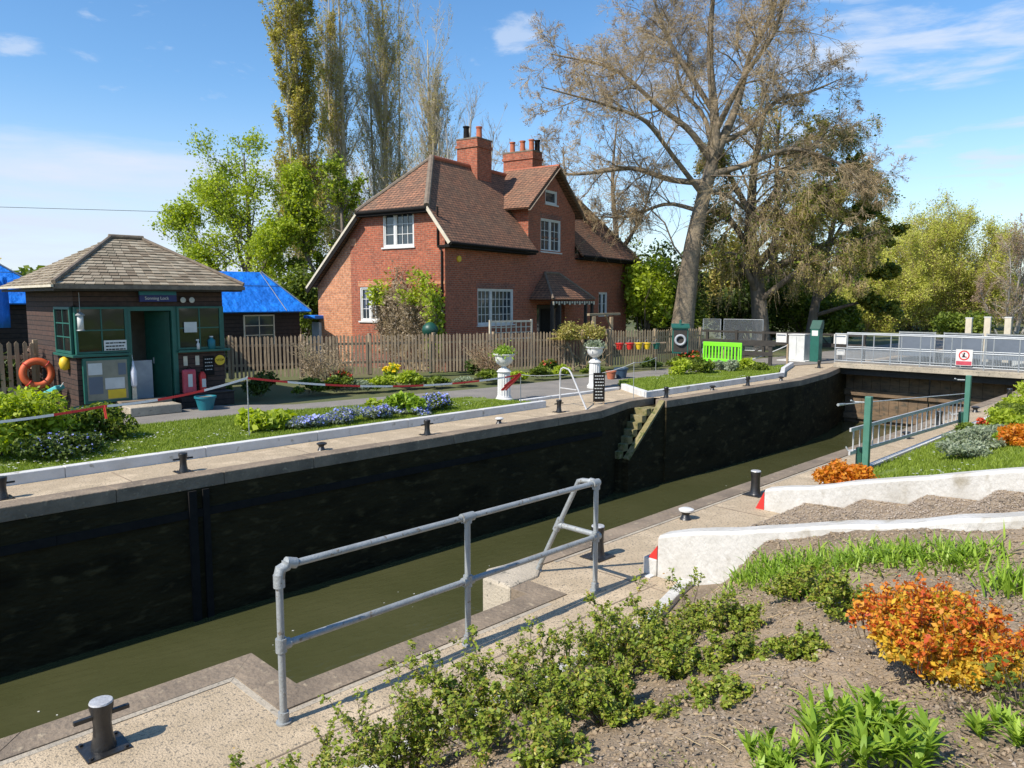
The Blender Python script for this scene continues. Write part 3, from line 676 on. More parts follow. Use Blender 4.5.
V, F = tubes([(np.stack([Q0,(Q0+Q1)/2+rng.normal(size=(n,3))*.003,Q1],1), np.full((n,3),.0022))], [4]); tag(indexed('fallen_twigs', V, F, K['bark_twig'], None, True), kind='stuff')
tag(quads('leaf_litter', lit, 4, K['l_drytwig']), kind='stuff')
P = np.column_stack([rng.uniform(6.5,9.1,3000), rng.uniform(.6,4.0,3000)]); P = P[fbm(P[:,0]*2,P[:,1]*2,9)>.5]
tag(quads('dry_leaves', leaves(rng, np.column_stack([P, stepz(P[:,0],P[:,1])+.012]), .04, .5, 2.5, .4, .2), 4, K['l_drytwig']), kind='stuff')
# ------------------------------------------------------------------ lockside metalwork
def rail_end(b, p): pass
rl = thing('tube_railing', 'grey galvanised tube railing with two rails at the edge of the near lockside', 'railing', (2.29,4.34,0))
XS = (0,1.59,3.18)
for i, x in enumerate(XS):
    b = MB(); b.tube([(x,0,0),(x,0,1.03 if i != 0 else .98)], .0235, 14); b.build('post', K['steel'], rl, 'auto')
b = MB(); b.tube([(0,0,.97),(.012,0,1.015),(.05,0,1.025),(.1,0,1.03),(3.18,0,1.03)], .0235, 14); b.build('top_rail', K['steel'], rl, 'auto')
b = MB(); b.tube([(0,0,.52),(3.18,0,.52)], .0235, 14); b.build('lower_rail', K['steel'], rl, 'auto')
b = MB(); b.tube([(3.18,0,1.04),(3.18,.08,1.03),(3.18,.16,1.025),(3.18,.21,1.01),(3.18,.25,.93),(3.18,.74,0)], .0235, 14); b.build('raking_brace', K['steel'], rl, 'auto')
b = MB(); b.tube([(3.18,0,.54),(3.18,.46,.54)], .026, 12); b.build('cross_tube', K['steel'], rl, 'auto')
b = MB()
for x in XS:
    b.lathe([(.036,.475),(.036,.565)], (x,0,0), 14)
    b.tube([(x-.05,0,.52),(x+.05,0,.52)] if x not in (0,) else [(0,0,.52),(.06,0,.52)], .035, 12)
    b.lathe([(.05,0),(.05,.012),(.035,.014),(.035,.075)], (x,0,.0), 14)
b.lathe([(.036,.90),(.036,.985)], (0,0,0), 14); b.tube([(.05,0,1.052),(.12,0,1.03)], .035, 12); b.tube([(.0,0,.965),(.012,0,1.015),(.05,0,1.025),(.06,0,1.053)], .036, 12)
b.lathe([(.036,.985),(.036,1.025)], (1.59,0,0), 14); b.tube([(1.53,0,1.03),(1.65,0,1.03)], .036, 12)
b.lathe([(.036,.97),(.036,1.025)], (3.18,0,0), 14); b.tube([(3.12,0,1.03),(3.21,0,1.03)], .036, 12); b.tube([(3.18,-.02,1.025),(3.18,.07,1.03)], .036, 12)
b.tube([(3.18,.43,.60),(3.18,.49,.48)], .035, 12); b.tube([(3.18,.40,.54),(3.18,.46,.54)], .033, 12); b.lathe([(.05,0),(.05,.012)], (3.18,.74,0), 14)
b.build('fitting', K['steel'], rl, 'auto')

def bollard(loc, label, kind, top='black', group='mooring bollards along the lock'):
    t = thing('mooring_bollard', label, 'bollard', loc, 0, group)
    if kind == 'tall':
        b = MB(); b.lathe([(.088,.0),(.085,.02),(.068,.09),(.062,.18),(.070,.26),(.083,.31),(.083,.345)], (0,0,.012), 20); b.build('barrel', K['black'], t, 'auto')
        t.scale = (.82,)*3
        b = MB(); b.lathe([(.083,0),(.078,.012),(.04,.016)], (0,0,.357), 20); b.build('cap', K[top], t, 'auto')
        b = MB(); b.bar((-.19,0,.26),(.19,0,.26), .032,.032); b.build('cross_bar', K['black'], t, bevel=.004)
        b = MB(); b.box(-.15,.15,-.15,.15,-.004,.012)
        for i in (-.12,.12):
            for j in (-.12,.12): b.lathe([(.017,0),(.017,.014),(.008,.016)], (i,j,.012), 6)
        b.build('base_plate', K['black'], t)
    elif kind == 'plain':
        b = MB(); b.lathe([(.085,.0),(.07,.03),(.062,.12),(.062,.24),(.07,.28),(.07,.32)], (0,0,.012), 20); b.build('barrel', K['black'], t, 'auto')
        b = MB(); b.lathe([(.07,0),(.066,.01),(.03,.013)], (0,0,.332), 20); b.build('cap', K[top], t, 'auto')
        b = MB(); b.box(-.14,.14,-.13,.13,-.004,.012); b.build('base_plate', K['black'], t)
    else:
        b = MB(); b.lathe([(.075,0),(.06,.025),(.045,.06),(.06,.09)], (0,0,.0), 16); b.build('stub', K['black'], t, 'auto')
        b = MB(); b.lathe([(.06,0),(.092,.015),(.095,.035),(.06,.05)], (.01,0,.09), 16); b.build('cap', K[top], t, 'auto')
    return t
T = bollard((1.38,4.86,0), 'black bollard with cross bar and shiny white top at the bottom left corner', 'tall', 'cap')
T.rotation_euler[2] = R(0)
Pn = bollard((6.24,4.92,0), 'plain black bollard just behind the end of the tube railing', 'plain', 'cap')
Sm = bollard((8.12,5.03,0), 'low black mushroom cleat with a white top in front of the whitewashed wall end', 'small', 'white')
dup(Pn, (9.85,5.0,0), 0, 'plain black bollard with white top beside the first orange shrub')
Tb = bollard((4.82,12.1,0), 'black crossed bollard nearest the kiosk steps on the far lockside', 'tall')
Sb = bollard((7.31,12.12,0), 'low black cleat below the bed of blue flowers on the far lockside', 'small')
for loc, lab in (((2.40,12.2,0),'black crossed bollard cut by the left edge of the photograph'),
                 ((9.66,12.0,0),'black crossed bollard below the right end of the blue flower bed'),
                 ((13.9,12.2,0),'black crossed bollard just left of the loop handrail'),
                 ((18.05,11.9,0),'black crossed bollard at the corner of the second lawn past the stone steps'),
                 ((22.4,11.75,0),'black crossed bollard in front of the middle of the second lawn'),
                 ((30.4,12.9,0),'black crossed bollard by the green control cabinet')):
    dup(Tb, loc, 0, lab)
for loc, lab in (((20.6,11.95,0),'low black cleat between the two bollards of the second lawn'),
                 ((24.7,11.75,0),'low black cleat where the far lockside begins to widen')):
    dup(Sb, loc, 0, lab)
dup(Sm, (11.65,11.97,0), 0, 'low cleat with white top near the square end of the long kerb')
# right side, seen through the hanging ladder
dup(Sb, (16.0,5.0,0), 0, 'low black cleat seen through the lower left of the hanging ladder')
dup(Tb, (18.3,5.08,0), 0, 'black crossed bollard seen through the middle of the hanging ladder')
dup(Sb, (21.0,5.05,0), 0, 'low black cleat seen through the right end of the hanging ladder')
dup(Tb, (24.3,5.05,0), 0, 'black crossed bollard just right of the second green ladder post')
dup(Sb, (27.5,5.25,0), 0, 'farthest low black cleat on the near lockside by the bridge')

hr = thing('loop_handrail', 'pale tube loop handrail standing by the recess in the far lockside', 'handrail', (14.75,12.5,0))
b = MB(); b.tube([(.1,.5,0),(.1,.5,.85),(.1,.46,.95),(.1,.38,.98),(.08,.2,.95),(.06,.1,.86),(-.05,-.5,0)], .022, 8); b.build('loop', K['alu'], hr, 'auto')
b = MB(); b.tube([(.1,.5,.45),(.03,-.12,.45)], .018, 8); b.build('cross_tube', K['alu'], hr, 'auto')
bd = thing('chalkboard', 'narrow black board with chalk writing standing beside the loop handrail', 'notice board', (15.72,12.42,0), R(-42))
b = MB(); b.box(-.15,.15,-.012,.012,.06,.82); b.build('board', K['blackmatt'], bd, bevel=.004)
b = MB()
for s in (-.12,.12): b.box(s-.015,s+.015,-.04,.02,0,.07)
b.build('foot', K['fence'], bd)
rs = random.Random(3); b = MB()
for i in range(8):
    z = .74-i*.082; x = -.12+rs.uniform(0,.03)
    while x < .1:
        wd = rs.uniform(.02,.06); b.box(x,min(x+wd,.125),-.0155,-.0125,z-.012,z+.012); x += wd+.018
b.build('chalk_writing', K['paper'], bd)

# hanging ladder on green posts
for x, y, h, lab in ((12.42,4.46,1.2,'nearer green square post holding up the hanging ladder'),(17.9,4.46,1.15,'farther green square post holding up the hanging ladder')):
    t = thing('green_post', lab, 'post', (x,y,0), 0, 'green ladder posts')
    b = MB(); b.box(-.048,.048,-.048,.048,-.1,h); b.build('shaft', K['green_pale'], t, bevel=.008)
    b = MB(); b.box(-.06,.06,.05,.14,-.0,.38); b.build('foot_plate', K['green_dk'], t, bevel=.005)
    b = MB(); b.tube([(0,.07,h-.1),(-.05,.2,h-.1),(-.14,.22,h-.07)], .014, 6); b.tube([(0,.07,.35),(0,.28,.30),(0,.32,.36)], .016, 6); b.build('hook', K['steel'], t)
ld = thing('metal_ladder', 'long aluminium ladder hung sideways between two green posts', 'ladder', (12.0,4.6,0))
b = MB()
L0, L1 = .1, 6.4
b.build if 0 else None
b.bar((L0,0,.69),(L1,0,.60), .03,.06); b.bar((L0,0,.32),(L1,0,.17), .03,.06); b.build('stile', K['alu'], ld, bevel=.005)
b = MB(); n = 23
for i in range(n):
    t = (i+.5)/n; x = L0+(L1-L0)*t; b.tube([(x,0,.35-.15*t),(x,0,.66-.09*t)], .013, 6)
b.build('rungs', K['alu'], ld, 'auto')
bh = thing('boat_hook', 'long grey boat pole lying on the hooks above the hanging ladder', 'boat pole', (12.0,4.6,1.08))
b = MB(); b.tube([(-.15,0,.04),(6.4,0,-.36)], .009, 8); b.build('pole', K['alu'], bh); b = MB(); b.tube([(-.15,0,.04),(-.42,0,.056)], [.016,.022], 8); b.build('hook_head', K['steel'], bh)

# red and white tape on thin stakes
def stake(x, y, h, lab, z=.1):
    t = thing('barrier_stake', lab, 'stake', (x,y,z), 0, 'thin stakes of the tape barrier'); b = MB(); b.tube([(0,0,0),(0,0,h)], .010, 6); b.build('rod', K['steel'], t)
    b = MB(); b.torus((0,0,h),.018,.006,10,5,(1,0,0)); b.build('eye', K['steel'], t)
stake(6.72,13.7,1.15,'thin barrier stake in the lawn left of the blue flowers'); stake(13.7,13.3,.75,'thin barrier stake at the end of the long lawn beside the first urn')
stake(17.21,12.40,1.0,'thin barrier stake at the lawn corner right of the chalkboard',0); stake(23.7,16.1,.5,'short barrier stake near the green lifebuoy cabinet')
def stripes():
    m, nt, b = newmat('tape'); L = nt.links.new; b.inputs['Roughness'].default_value = .45
    tc = N(nt,'ShaderNodeTexCoord'); sp = N(nt,'ShaderNodeSeparateXYZ'); L(tc.outputs['Object'], sp.inputs[0])
    d = N(nt,'ShaderNodeMath', operation='MULTIPLY'); L(sp.outputs[0], d.inputs[0]); d.inputs[1].default_value = .62
    f = N(nt,'ShaderNodeMath', operation='FRACT'); L(d.outputs[0], f.inputs[0]); c = N(nt,'ShaderNodeMath', operation='GREATER_THAN'); L(f.outputs[0], c.inputs[0]); c.inputs[1].default_value = .5
    mx = N(nt,'ShaderNodeMix', data_type='RGBA'); L(c.outputs[0], mx.inputs[0]); mx.inputs[6].default_value = (.62,.03,.03,1); mx.inputs[7].default_value = (.75,.73,.7,1); L(mx.outputs[2], b.inputs['Base Color']); return m
K['tape'] = stripes()
def sag(a, c, s, n=14): return [tuple(a[i]+(c[i]-a[i])*t/n - (s*4*(t/n)*(1-t/n) if i == 2 else 0) for i in range(3)) for t in range(n+1)]
tp = thing('barrier_tape', 'red and white striped tape strung on stakes in front of the kiosk and the fence', 'barrier tape', (6.72,13.7,1.2))
def rel(P, o): return [(p[0]-o[0],p[1]-o[1],p[2]-o[2]) for p in P]
b = MB()
A = (1.6,13.75,.86); B_ = (4.25,13.85,.93); S1 = (6.72,13.7,1.24); S2 = (13.7,13.3,.85); S3 = (17.21,12.4,1.0); S4 = (23.7,16.1,.6)
def tapeseg(a, c, s, wdt=.02):
    P = rel(sag(a,c,s), (6.72,13.7,1.2))
    for i in range(len(P)-1):
        b.bar(P[i], P[i+1], .004, wdt*2)
tapeseg(A,B_,.05); tapeseg(B_,S1,.08); tapeseg(S1,S2,.22); b.build('tape', K['tape'], tp)
b = MB(); P = [S2,(13.9,13.25,.9),(14.5,13.0,1.0)]
rs = random.Random(5)
for k in range(4):
    b.bar(tuple(c+rs.uniform(-.04,.04) for c in rel([S2],(6.72,13.7,1.2))[0]), tuple(c+rs.uniform(-.06,.06) for c in rel([(13.1,13.3,.55)],(6.72,13.7,1.2))[0]), .004, .05)
b.bar(rel([(4.25,13.85,.95)],(6.72,13.7,1.2))[0], rel([(4.27,13.83,.72)],(6.72,13.7,1.2))[0], .004,.04); b.build('tape_end', K['red'], tp)
rp_ = thing('barrier_rope', 'thin pale rope running from the first urn past the handrail to the second lawn', 'rope', S2)
b = MB(); 
for a, c, s in ((S2,(14.85,12.98,.80),.03),((14.85,12.98,.80),S3,.14),(S3,S4,.05)): b.tube(rel(sag(a,c,s,8), S2), .008, 5)
b.build('rope', K['paper'], rp_)

# ------------------------------------------------------------------ urns
def urn(loc, label, seed):
    t = thing('stone_urn', label, 'urn', loc, 0, 'white urns on fluted pedestals')
    b = MB(); b.lathe([(.235,0),(.235,.07),(.20,.10),(.19,.14)], (0,0,0), 24); b.lathe([(.20,.79),(.17,.82),(.13,.87)], (0,0,0), 24); b.lathe([(.175,.14),(.165,.78)], (0,0,0), 32, .08); b.build('pedestal', K['white'], t)
    b = MB(); b.lathe([(.10,.87),(.07,.90),(.06,.93),(.12,.96),(.20,1.02),(.235,1.10),(.24,1.20),(.285,1.24),(.285,1.265),(.22,1.255),(.05,1.2)], (0,0,0), 24); b.build('bowl', K['white'], t, 'auto')
    b = MB()
    for s in (-1,1): b.torus((s*.22,0,1.08),.06,.014,14,6,(0,1,0))
    b.build('handle', K['white'], t, True)
    return t
U1 = urn((14.3,14.5,.02), 'white urn of green leaves on a fluted pedestal at the end of the long lawn', 1); U2 = dup(U1, (18.45,14.75,.02), .3, 'white urn of pale trailing plants on a pedestal behind the chalkboard')
for u, m, sd_ in ((U1,'l_lily',1),(U2,'l_sage',2)):
    rg = np.random.default_rng(sd_); x, y, z = u.location
    bl = thing('potted_plant', 'leafy green plant growing in the nearer white urn' if sd_ == 1 else 'pale grey trailing plant growing in the farther white urn', 'plant', (x,y,1.25))
    C = rg.normal(size=(700,3))*np.array([.13,.13,.08])+np.array([0,0,.08]); quads('foliage', leaves(rg, C, .07, .5), 4, K[m], bl)
    b = MB(); [b.tube([(0,0,-.02),(rg.normal()*.1,rg.normal()*.1,.16)], .006, 4) for i in range(10)]; b.build('stem', K['stem'], bl)

# ------------------------------------------------------------------ picket fences
def picket(name, label, line, h, seed, pitch=.125, m='fence', pw=.07, postevery=2.6, z=.08):
    rs = random.Random(seed); t = thing(name, label, 'fence', (line[0][0],line[0][1],z)); o = line[0]
    pk = MB(); rl_ = MB(); po = []
    for a, c in zip(line, line[1:]):
        dx, dy = c[0]-a[0], c[1]-a[1]; l = math.hypot(dx,dy); dx /= l; dy /= l; nx, ny = dy, -dx
        if ny > 0: nx, ny = -nx, -ny
        for zr in (.32*h, .78*h): rl_.bar((a[0]-o[0]-nx*.02,a[1]-o[1]-ny*.02,zr),(c[0]-o[0]-nx*.02,c[1]-o[1]-ny*.02,zr), .035,.08)
        n = int(l/pitch)
        for i in range(n):
            s = (i+.5)*l/n+rs.uniform(-.008,.008); hh = h+rs.uniform(-.025,.025); px, py = a[0]-o[0]+dx*s+nx*.012, a[1]-o[1]+dy*s+ny*.012
            w2_ = pw/2*rs.uniform(.9,1.08); tl = rs.uniform(-.012,.012)
            vs = []
            for q in (0,.018):
                for u, zz_ in ((-w2_,.04),(w2_,.04),(w2_+tl,hh-.05),(tl,hh),(-w2_+tl,hh-.05)): vs.append((px+dx*u+nx*q, py+dy*u+ny*q, zz_))
            pk.add(vs, [(0,1,2,3,4),(9,8,7,6,5),(0,5,6,1),(1,6,7,2),(2,7,8,3),(3,8,9,4),(4,9,5,0)])
        k = max(1, round(l/postevery))
        for i in range(k+1):
            s = l*i/k; po.append((a[0]-o[0]+dx*s-nx*.08, a[1]-o[1]+dy*s-ny*.08))
    pk.build('pickets', K[m], t); rl_.build('rail', K[m], t)
    for p in po:
        b = MB(); b.box(p[0]-.05,p[0]+.05,p[1]-.05,p[1]+.05,0,h+.04); b.build('post', K[m], t)
    return t
picket('picket_fence', 'long weathered grey picket fence in front of the brick house', [(9.0,25.6),(11.45,24.44),(19.73,20.5),(23.2,19.1)], 1.42, 1)
picket('picket_fence', 'short stretch of picket fence right of the timber arch', [(24.3,18.75),(26.5,18.0),(29.3,17.6)], 1.42, 2, m='timber')
picket('picket_fence', 'tall grey picket fence at the far left beside the kiosk wall', [(-3,21.3),(5.1,21.3)], 1.62, 3, .16, pw=.085)

# ------------------------------------------------------------------ kiosk
ks = thing('lock_kiosk', 'small dark timber kiosk with green windows and a hipped shingle roof', 'kiosk', (5.46,19.5,.02))
W_, D_ = 3.5, 4.0
def win(parent, x0, x1, z0, z1, cols, rows, y=-.0, axis='x', fm='green', fw=.05, glass='darkglass', name='window', tr=.03, x=None, depth=.06):
    """a window in a wall facing -y (axis x) or -x (axis y)"""
    f = MB(); gl = MB()
    def bx(B, a0,a1,c0,c1,d0,d1):
        if axis == 'x': B.box(a0,a1,y+d0,y+d1,c0,c1)
        else: B.box(y+d0,y+d1,a0,a1,c0,c1)
    bx(f,x0,x1,z0,z0+fw,-depth,0); bx(f,x0,x1,z1-fw,z1,-depth,0); bx(f,x0,x0+fw,z0+fw,z1-fw,-depth,0); bx(f,x1-fw,x1,z0+fw,z1-fw,-depth,0)
    xs = [x0+fw+(x1-x0-2*fw)*i/cols for i in range(cols+1)] if isinstance(cols,int) else [x0+fw+(x1-x0-2*fw)*c for c in [0]+list(cols)+[1]]
    zs = [z0+fw+(z1-z0-2*fw)*i/rows for i in range(rows+1)]
    for q in xs[1:-1]: bx(f,q-tr/2,q+tr/2,z0+fw,z1-fw,-depth*.75,-.01)
    for q in zs[1:-1]:
        for a, c in zip(xs, xs[1:]): bx(f,a+tr/2,c-tr/2,q-tr/2,q+tr/2,-depth*.72,-.012)
    bx(gl,x0+fw*.5,x1-fw*.5,z0+fw*.5,z1-fw*.5,-.030,-.022)
    o = f.build(name, K[fm], parent, bevel=.003); gl.build('pane', K[glass], o); return o
b = MB()   # cladding walls with openings left for door and windows
b.box(0,.06,.06,D_,0,2.9); b.box(W_-.06,W_,.06,D_,0,2.9); b.box(.06,W_-.06,D_-.06,D_,0,2.9)
b.box(.0,1.14,0,.06,0,1.40); b.box(2.27,W_,0,.06,0,1.40); b.box(0,W_,0,.06,2.52,2.9); b.build('wall', K['clad'], ks)
b = MB(); b.box(0,.06,-.0,.12,1.42,2.55); b.box(1.12,1.22,-.02,.06,0,2.52); b.box(2.18,2.30,-.02,.06,0,2.52); b.box(W_-.07,W_+.01,-.02,.06,1.40,2.52); b.box(1.22,2.18,-.02,.06,2.42,2.52)
b.build('corner_post', K['green'], ks)
b = MB(); b.box(.06,W_-.06,.06,D_-.06,.0,.10); b.build('floor', K['darkwood'], ks)
b = MB(); b.box(.06,W_-.06,2.0,2.05,.1,2.8); b.box(1.0,1.04,.9,2.0,.1,2.2); b.build('inner_wall', K['cream'], ks)
b = MB(); b.box(.1,1.0,.3,.9,.95,1.0); b.box(2.4,3.4,.3,.9,1.0,1.05); b.build('desk', K['timber'], ks)
win(ks,.0,1.12,1.44,2.52,[.5],2,0,'x','green',.05,'darkglass')
win(ks,2.30,3.43,1.44,2.52,[.5],2,0,'x','green',.05,'darkglass')
win(ks,.12,1.35,1.44,2.52,[.5],3,0,'y','green',.06,'darkglass')
b = MB(); b.box(-.10,1.16,-.12,.02,1.37,1.43); b.box(-.10,-.0,.02,1.45,1.37,1.43); b.box(2.28,W_+.12,-.12,.02,1.37,1.43); b.build('sill', K['green'], ks, bevel=.006)
b = MB(); b.box(1.28,1.78,.30,.34,.12,1.2); b.build('door_panel', K['curtain'], ks)
dr = MB(); dr.bar((2.16,.05,1.25),(1.78,.62,1.25),.045,2.3); dro = dr.build('door', K['green_dk'], ks); b = MB(); b.box(1.86,1.88,.42,.47,1.1,1.25); b.build('handle', K['steel'], dro)
# notice board under the left window
nb = MB(); nb.box(.1,1.12,-.10,-.02,.28,1.34); no_ = nb.build('notice_board', K['green'], ks, bevel=.006)
b = MB(); b.box(.17,1.05,-.106,-.101,.35,1.28); b.build('backing', K['board'], no_)
for (x0,x1,z0,z1,m_) in ((.2,.5,.95,1.22,'paper'),(.53,.82,.9,1.25,'board'),(.55,.98,.6,.86,'paper'),(.2,.5,.5,.9,'panelgrey'),(.6,1.0,.37,.58,'yellow'),(.85,1.02,.92,1.2,'panelgrey')):
    b = MB(); b.box(x0,x1,-.111,-.107,z0,z1); b.build('notice', K[m_], no_)
# roof
ex0, ex1, ey0, ey1, ez = -.48, 3.9, -.42, 4.25, 3.02
ra, rb_, ry, rz_ = 1.5, 2.25, 1.9, 4.25
b = MB()
b.slab([(ex0,ey0,ez),(ex1,ey0,ez),(rb_,ry,rz_),(ra,ry,rz_)], .05)
b.slab([(ex0,ey1,ez),(ex0,ey0,ez),(ra,ry,rz_)], .05); b.slab([(ex1,ey0,ez),(ex1,ey1,ez),(rb_,ry,rz_)], .05); b.slab([(ex1,ey1,ez),(ex0,ey1,ez),(ra,ry,rz_),(rb_,ry,rz_)], .05)
roof = b.build('roof', K['shingle'], ks)
b = MB()
# overlapping shingle courses on the two faces one sees
def courses3(b, p0, p1, q0, q1, n, rs, over=.03, w=.2):
    """shingles in n courses between the eave p0-p1 and the ridge q0-q1"""
    p0,p1,q0,q1 = map(Vector,(p0,p1,q0,q1)); nn = ((p1-p0).cross(q0-p0)).normalized()
    if nn.z < 0: nn = -nn
    for i in range(n):
        t0 = i/n; t1 = (i+1.35)/n
        a = p0+(q0-p0)*t0; c = p1+(q1-p1)*t0; a1 = p0+(q0-p0)*min(t1,1); c1 = p1+(q1-p1)*min(t1,1); l = (c-a).length; k = max(1,int(l/w)); off = (i%2)*.5
        x = -off
        while x < k:
            u0 = max(0,x/k); u1 = min(1,(x+1)/k-.012/l); x += 1
            if u1 <= u0: continue
            dn = rs.uniform(0,.012); sh = rs.uniform(-.012,.012)/max(.1,(q0-p0).length)*1
            lo0 = a.lerp(c,u0)+(p0-q0)*sh; lo1 = a.lerp(c,u1)+(p0-q0)*sh; hi0 = a1.lerp(c1,u0); hi1 = a1.lerp(c1,u1)
            up0 = nn*(over*.9+dn); up1 = nn*.004
            vs = [lo0+up0, lo1+up0, hi1+up1, hi0+up1, lo0+nn*.0, lo1+nn*.0]
            b.add([tuple(v) for v in vs], [(0,1,2,3),(4,5,1,0),(0,3,4),(1,5,2)])
rs = random.Random(11)
courses3(b,(ex0,ey0,ez),(ex1,ey0,ez),(ra,ry,rz_),(rb_,ry,rz_),17,rs)
courses3(b,(ex0,ey1,ez),(ex0,ey0,ez),(ra,ry,rz_),(ra,ry,rz_),17,rs)
b.build('shingles', leafmat('shingle_leaf', [(.20,.155,.105),(.29,.235,.165),(.38,.32,.23),(.24,.20,.14)], .9, 0), roof)
b = MB(); b.tube([(ex0,ey0,ez+.06),(ra,ry,rz_+.04)], .05, 8); b.tube([(ra-.05,ry,rz_+.05),(rb_+.05,ry,rz_+.05)], .06, 8); b.tube([(ex1,ey0,ez+.06),(rb_,ry,rz_+.04)], .045, 8); b.build('ridge_cap', K['hip'], roof)
b = MB(); b.box(ex0-.02,ex1+.0,ey0-.07,ey0-.0,ez-.09,ez+.0); b.build('gutter', K['hip'], ks); b = MB(); b.box(ex0-.07,ex0,ey0-.07,ey1,ez-.055,ez+.0); b.build('gutter', K['cream'], ks)
b = MB(); b.box(ex0+.0,ex1-.05,ey0,0,ez-.13,ez-.07); b.box(ex0,0,0,ey1,ez-.13,ez-.07); b.build('soffit', K['darkwood'], ks)
# nameplate
sg = MB(); sg.box(1.40,2.27,-.16,-.10,2.80,2.92); s1 = sg.build('name_sign', K['teal'], ks); b = MB(); b.box(1.40,2.27,-.162,-.10,2.64,2.798); s2 = b.build('name_band', K['navy'], s1)
def text(body, size, loc, m, parent, rot=(PI/2,0,0), align='CENTER', name='lettering'):
    c = bpy.data.curves.new(name, 'FONT'); c.body = body; c.size = size; c.align_x = align; c.align_y = 'CENTER'; c.extrude = .0015
    t_ = bpy.data.objects.new('tmp', c); COL.objects.link(t_); dg = bpy.context.evaluated_depsgraph_get(); me = bpy.data.meshes.new_from_object(t_.evaluated_get(dg)); bpy.data.objects.remove(t_)
    me.materials.clear(); o = link(name, me, K[m], parent); o.location = loc; o.rotation_euler = rot; return o
text('Sonning Lock', .105, (1.80,-.166,2.72), 'white', s2)
def wallitem(name, label, cat, x, z, y=-.0): return thing(name, label, cat, (5.46+x, 19.5+y, .02+z))
t = wallitem('notice_card','white printed card of three lines in the left kiosk window','notice',.83,1.62,-.07)
b = MB(); b.box(-.25,.25,-.006,0,-.12,.12); b.build('card', K['white'], t)
b = MB(); rs = random.Random(2)
for i in range(3):
    x = -.21
    while x < .19: wd = rs.uniform(.03,.08); b.box(x,min(x+wd,.22),-.009,-.0065,.055-i*.075-.014,.055-i*.075+.016); x += wd+.014
b.build('print', K['blackmatt'], t)
t = wallitem('notice_card','plain white paper taped inside the right kiosk window','notice',2.62,2.0,-.07); b = MB(); b.box(-.16,.16,-.006,0,-.13,.13); b.build('card', K['paper'], t)
t = wallitem('spray_bottle','white spray bottle on the sill of the right kiosk window','bottle',2.80,1.43,-.06); b = MB(); b.lathe([(.04,0),(.04,.14),(.015,.18),(.015,.22)], (0,0,0), 10); b.build('body', K['white'], t,True); b = MB(); b.box(-.05,.02,-.012,.012,.22,.26); b.build('trigger', K['white'], t)
t = wallitem('water_bottle','large blue water bottle inside the right kiosk window','water bottle',3.15,1.43,-.055); b = MB(); b.lathe([(.09,0),(.09,.22),(.04,.27),(.04,.30)], (0,0,0), 12); b.build('body', K['teal'], t,True); b = MB(); b.lathe([(.045,.30),(.045,.33)], (0,0,0), 12); b.build('lid', K['white'], t)
for i,(x,lab) in enumerate(((2.47,'left one of two pale round lamps under the kiosk eave'),(2.69,'right one of two pale round lamps under the kiosk eave'))):
    t = wallitem('round_lamp',lab,'lamp',x,2.68,-.0); t['group'] = 'round lamps under the eave'; b = MB(); b.tube([(0,0,0),(0,-.06,0)], [.04,.075], 14); b.build('housing', K['hip'], t,'auto'); b = MB(); b.tube([(0,-.06,0),(0,-.075,0)], [.07,.05], 14); b.build('lens', K['paper'], t,'auto')
for x, lab in ((2.48,'left yellow paper tag on the wall under the right window'),(2.78,'right yellow paper tag on the wall under the right window')):
    t = wallitem('yellow_tag',lab,'tag',x,1.15,-.01); t['group'] = 'yellow tags on the kiosk wall'; b = MB(); b.box(-.05,.05,-.006,0,-.12,.12); b.build('paper', K['cream'], t)
t = wallitem('round_sign','yellow disc with dark lettering at the right end of the kiosk wall','sign',3.36,1.13,-.02); b = MB(); b.tube([(0,0,0),(0,-.03,0)], .13, 20); b.build('disc', K['yellow'], t,'auto'); text('STOP', .085, (0,-.034,0), 'blackmatt', t)
t = wallitem('chalk_sign','dark board with faint chalk writing under the right kiosk window','sign',3.07,1.03,-.01); b = MB(); b.box(-.14,.14,-.012,0,-.28,.22); b.build('board', K['blackmatt'], t)
b = MB(); rs = random.Random(8)
for i in range(4):
    x = -.1
    while x < .08: wd = rs.uniform(.02,.05); b.box(x,x+wd,-.0145,-.0125,.14-i*.09-.01,.14-i*.09+.012); x += wd+.02
b.build('chalk_writing', K['paper'], t)
t = thing('hanging_lantern','small grey lantern hanging in front of the left kiosk window','lantern',(5.52,19.25,2.45)); b = MB(); b.lathe([(.02,-.02),(.10,-.08),(.10,-.1)], (0,0,0), 12); b.lathe([(.08,-.42),(.09,-.44)], (0,0,0), 12); b.tube([(0,0,-.02),(0,0,.42)], .006, 5); b.build('hood', K['steel'], t,'auto'); b = MB(); b.lathe([(.065,-.42),(.065,-.1)], (0,0,0), 12); b.build('body', K['paper'], t,True)
t = thing('hanging_bottle','clear plastic bottle hanging beside the green notice board','bottle',(6.64,19.36,1.3)); b = MB(); b.lathe([(.02,-.05),(.03,-.16),(.07,-.3),(.07,-.62),(.04,-.68)], (0,0,0), 12); b.build('body', K['bottle'], t,True); b = MB(); b.tube([(0,0,-.05),(0,.05,.1)], .006, 5); b.build('string', K['paper'], t); b = MB(); [b.tube([(.03*i,0,-.68),(.04*i,0,-1.1)], .02, 6) for i in (-1,0,1)]; b.build('tassel', K['cream'], t)
t = thing('yellow_float','yellow round float hung on the left side wall of the kiosk','float',(5.38,20.1,1.22)); b = MB(); b.lathe([(.03,-.16),(.10,-.12),(.13,0),(.10,.12),(.03,.16)], (0,0,0), 14); b.build('body', K['yellow'], t,True); b = MB(); b.tube([(0,0,.14),(.06,0,.2)], .008, 5); b.build('cord', K['paper'], t)
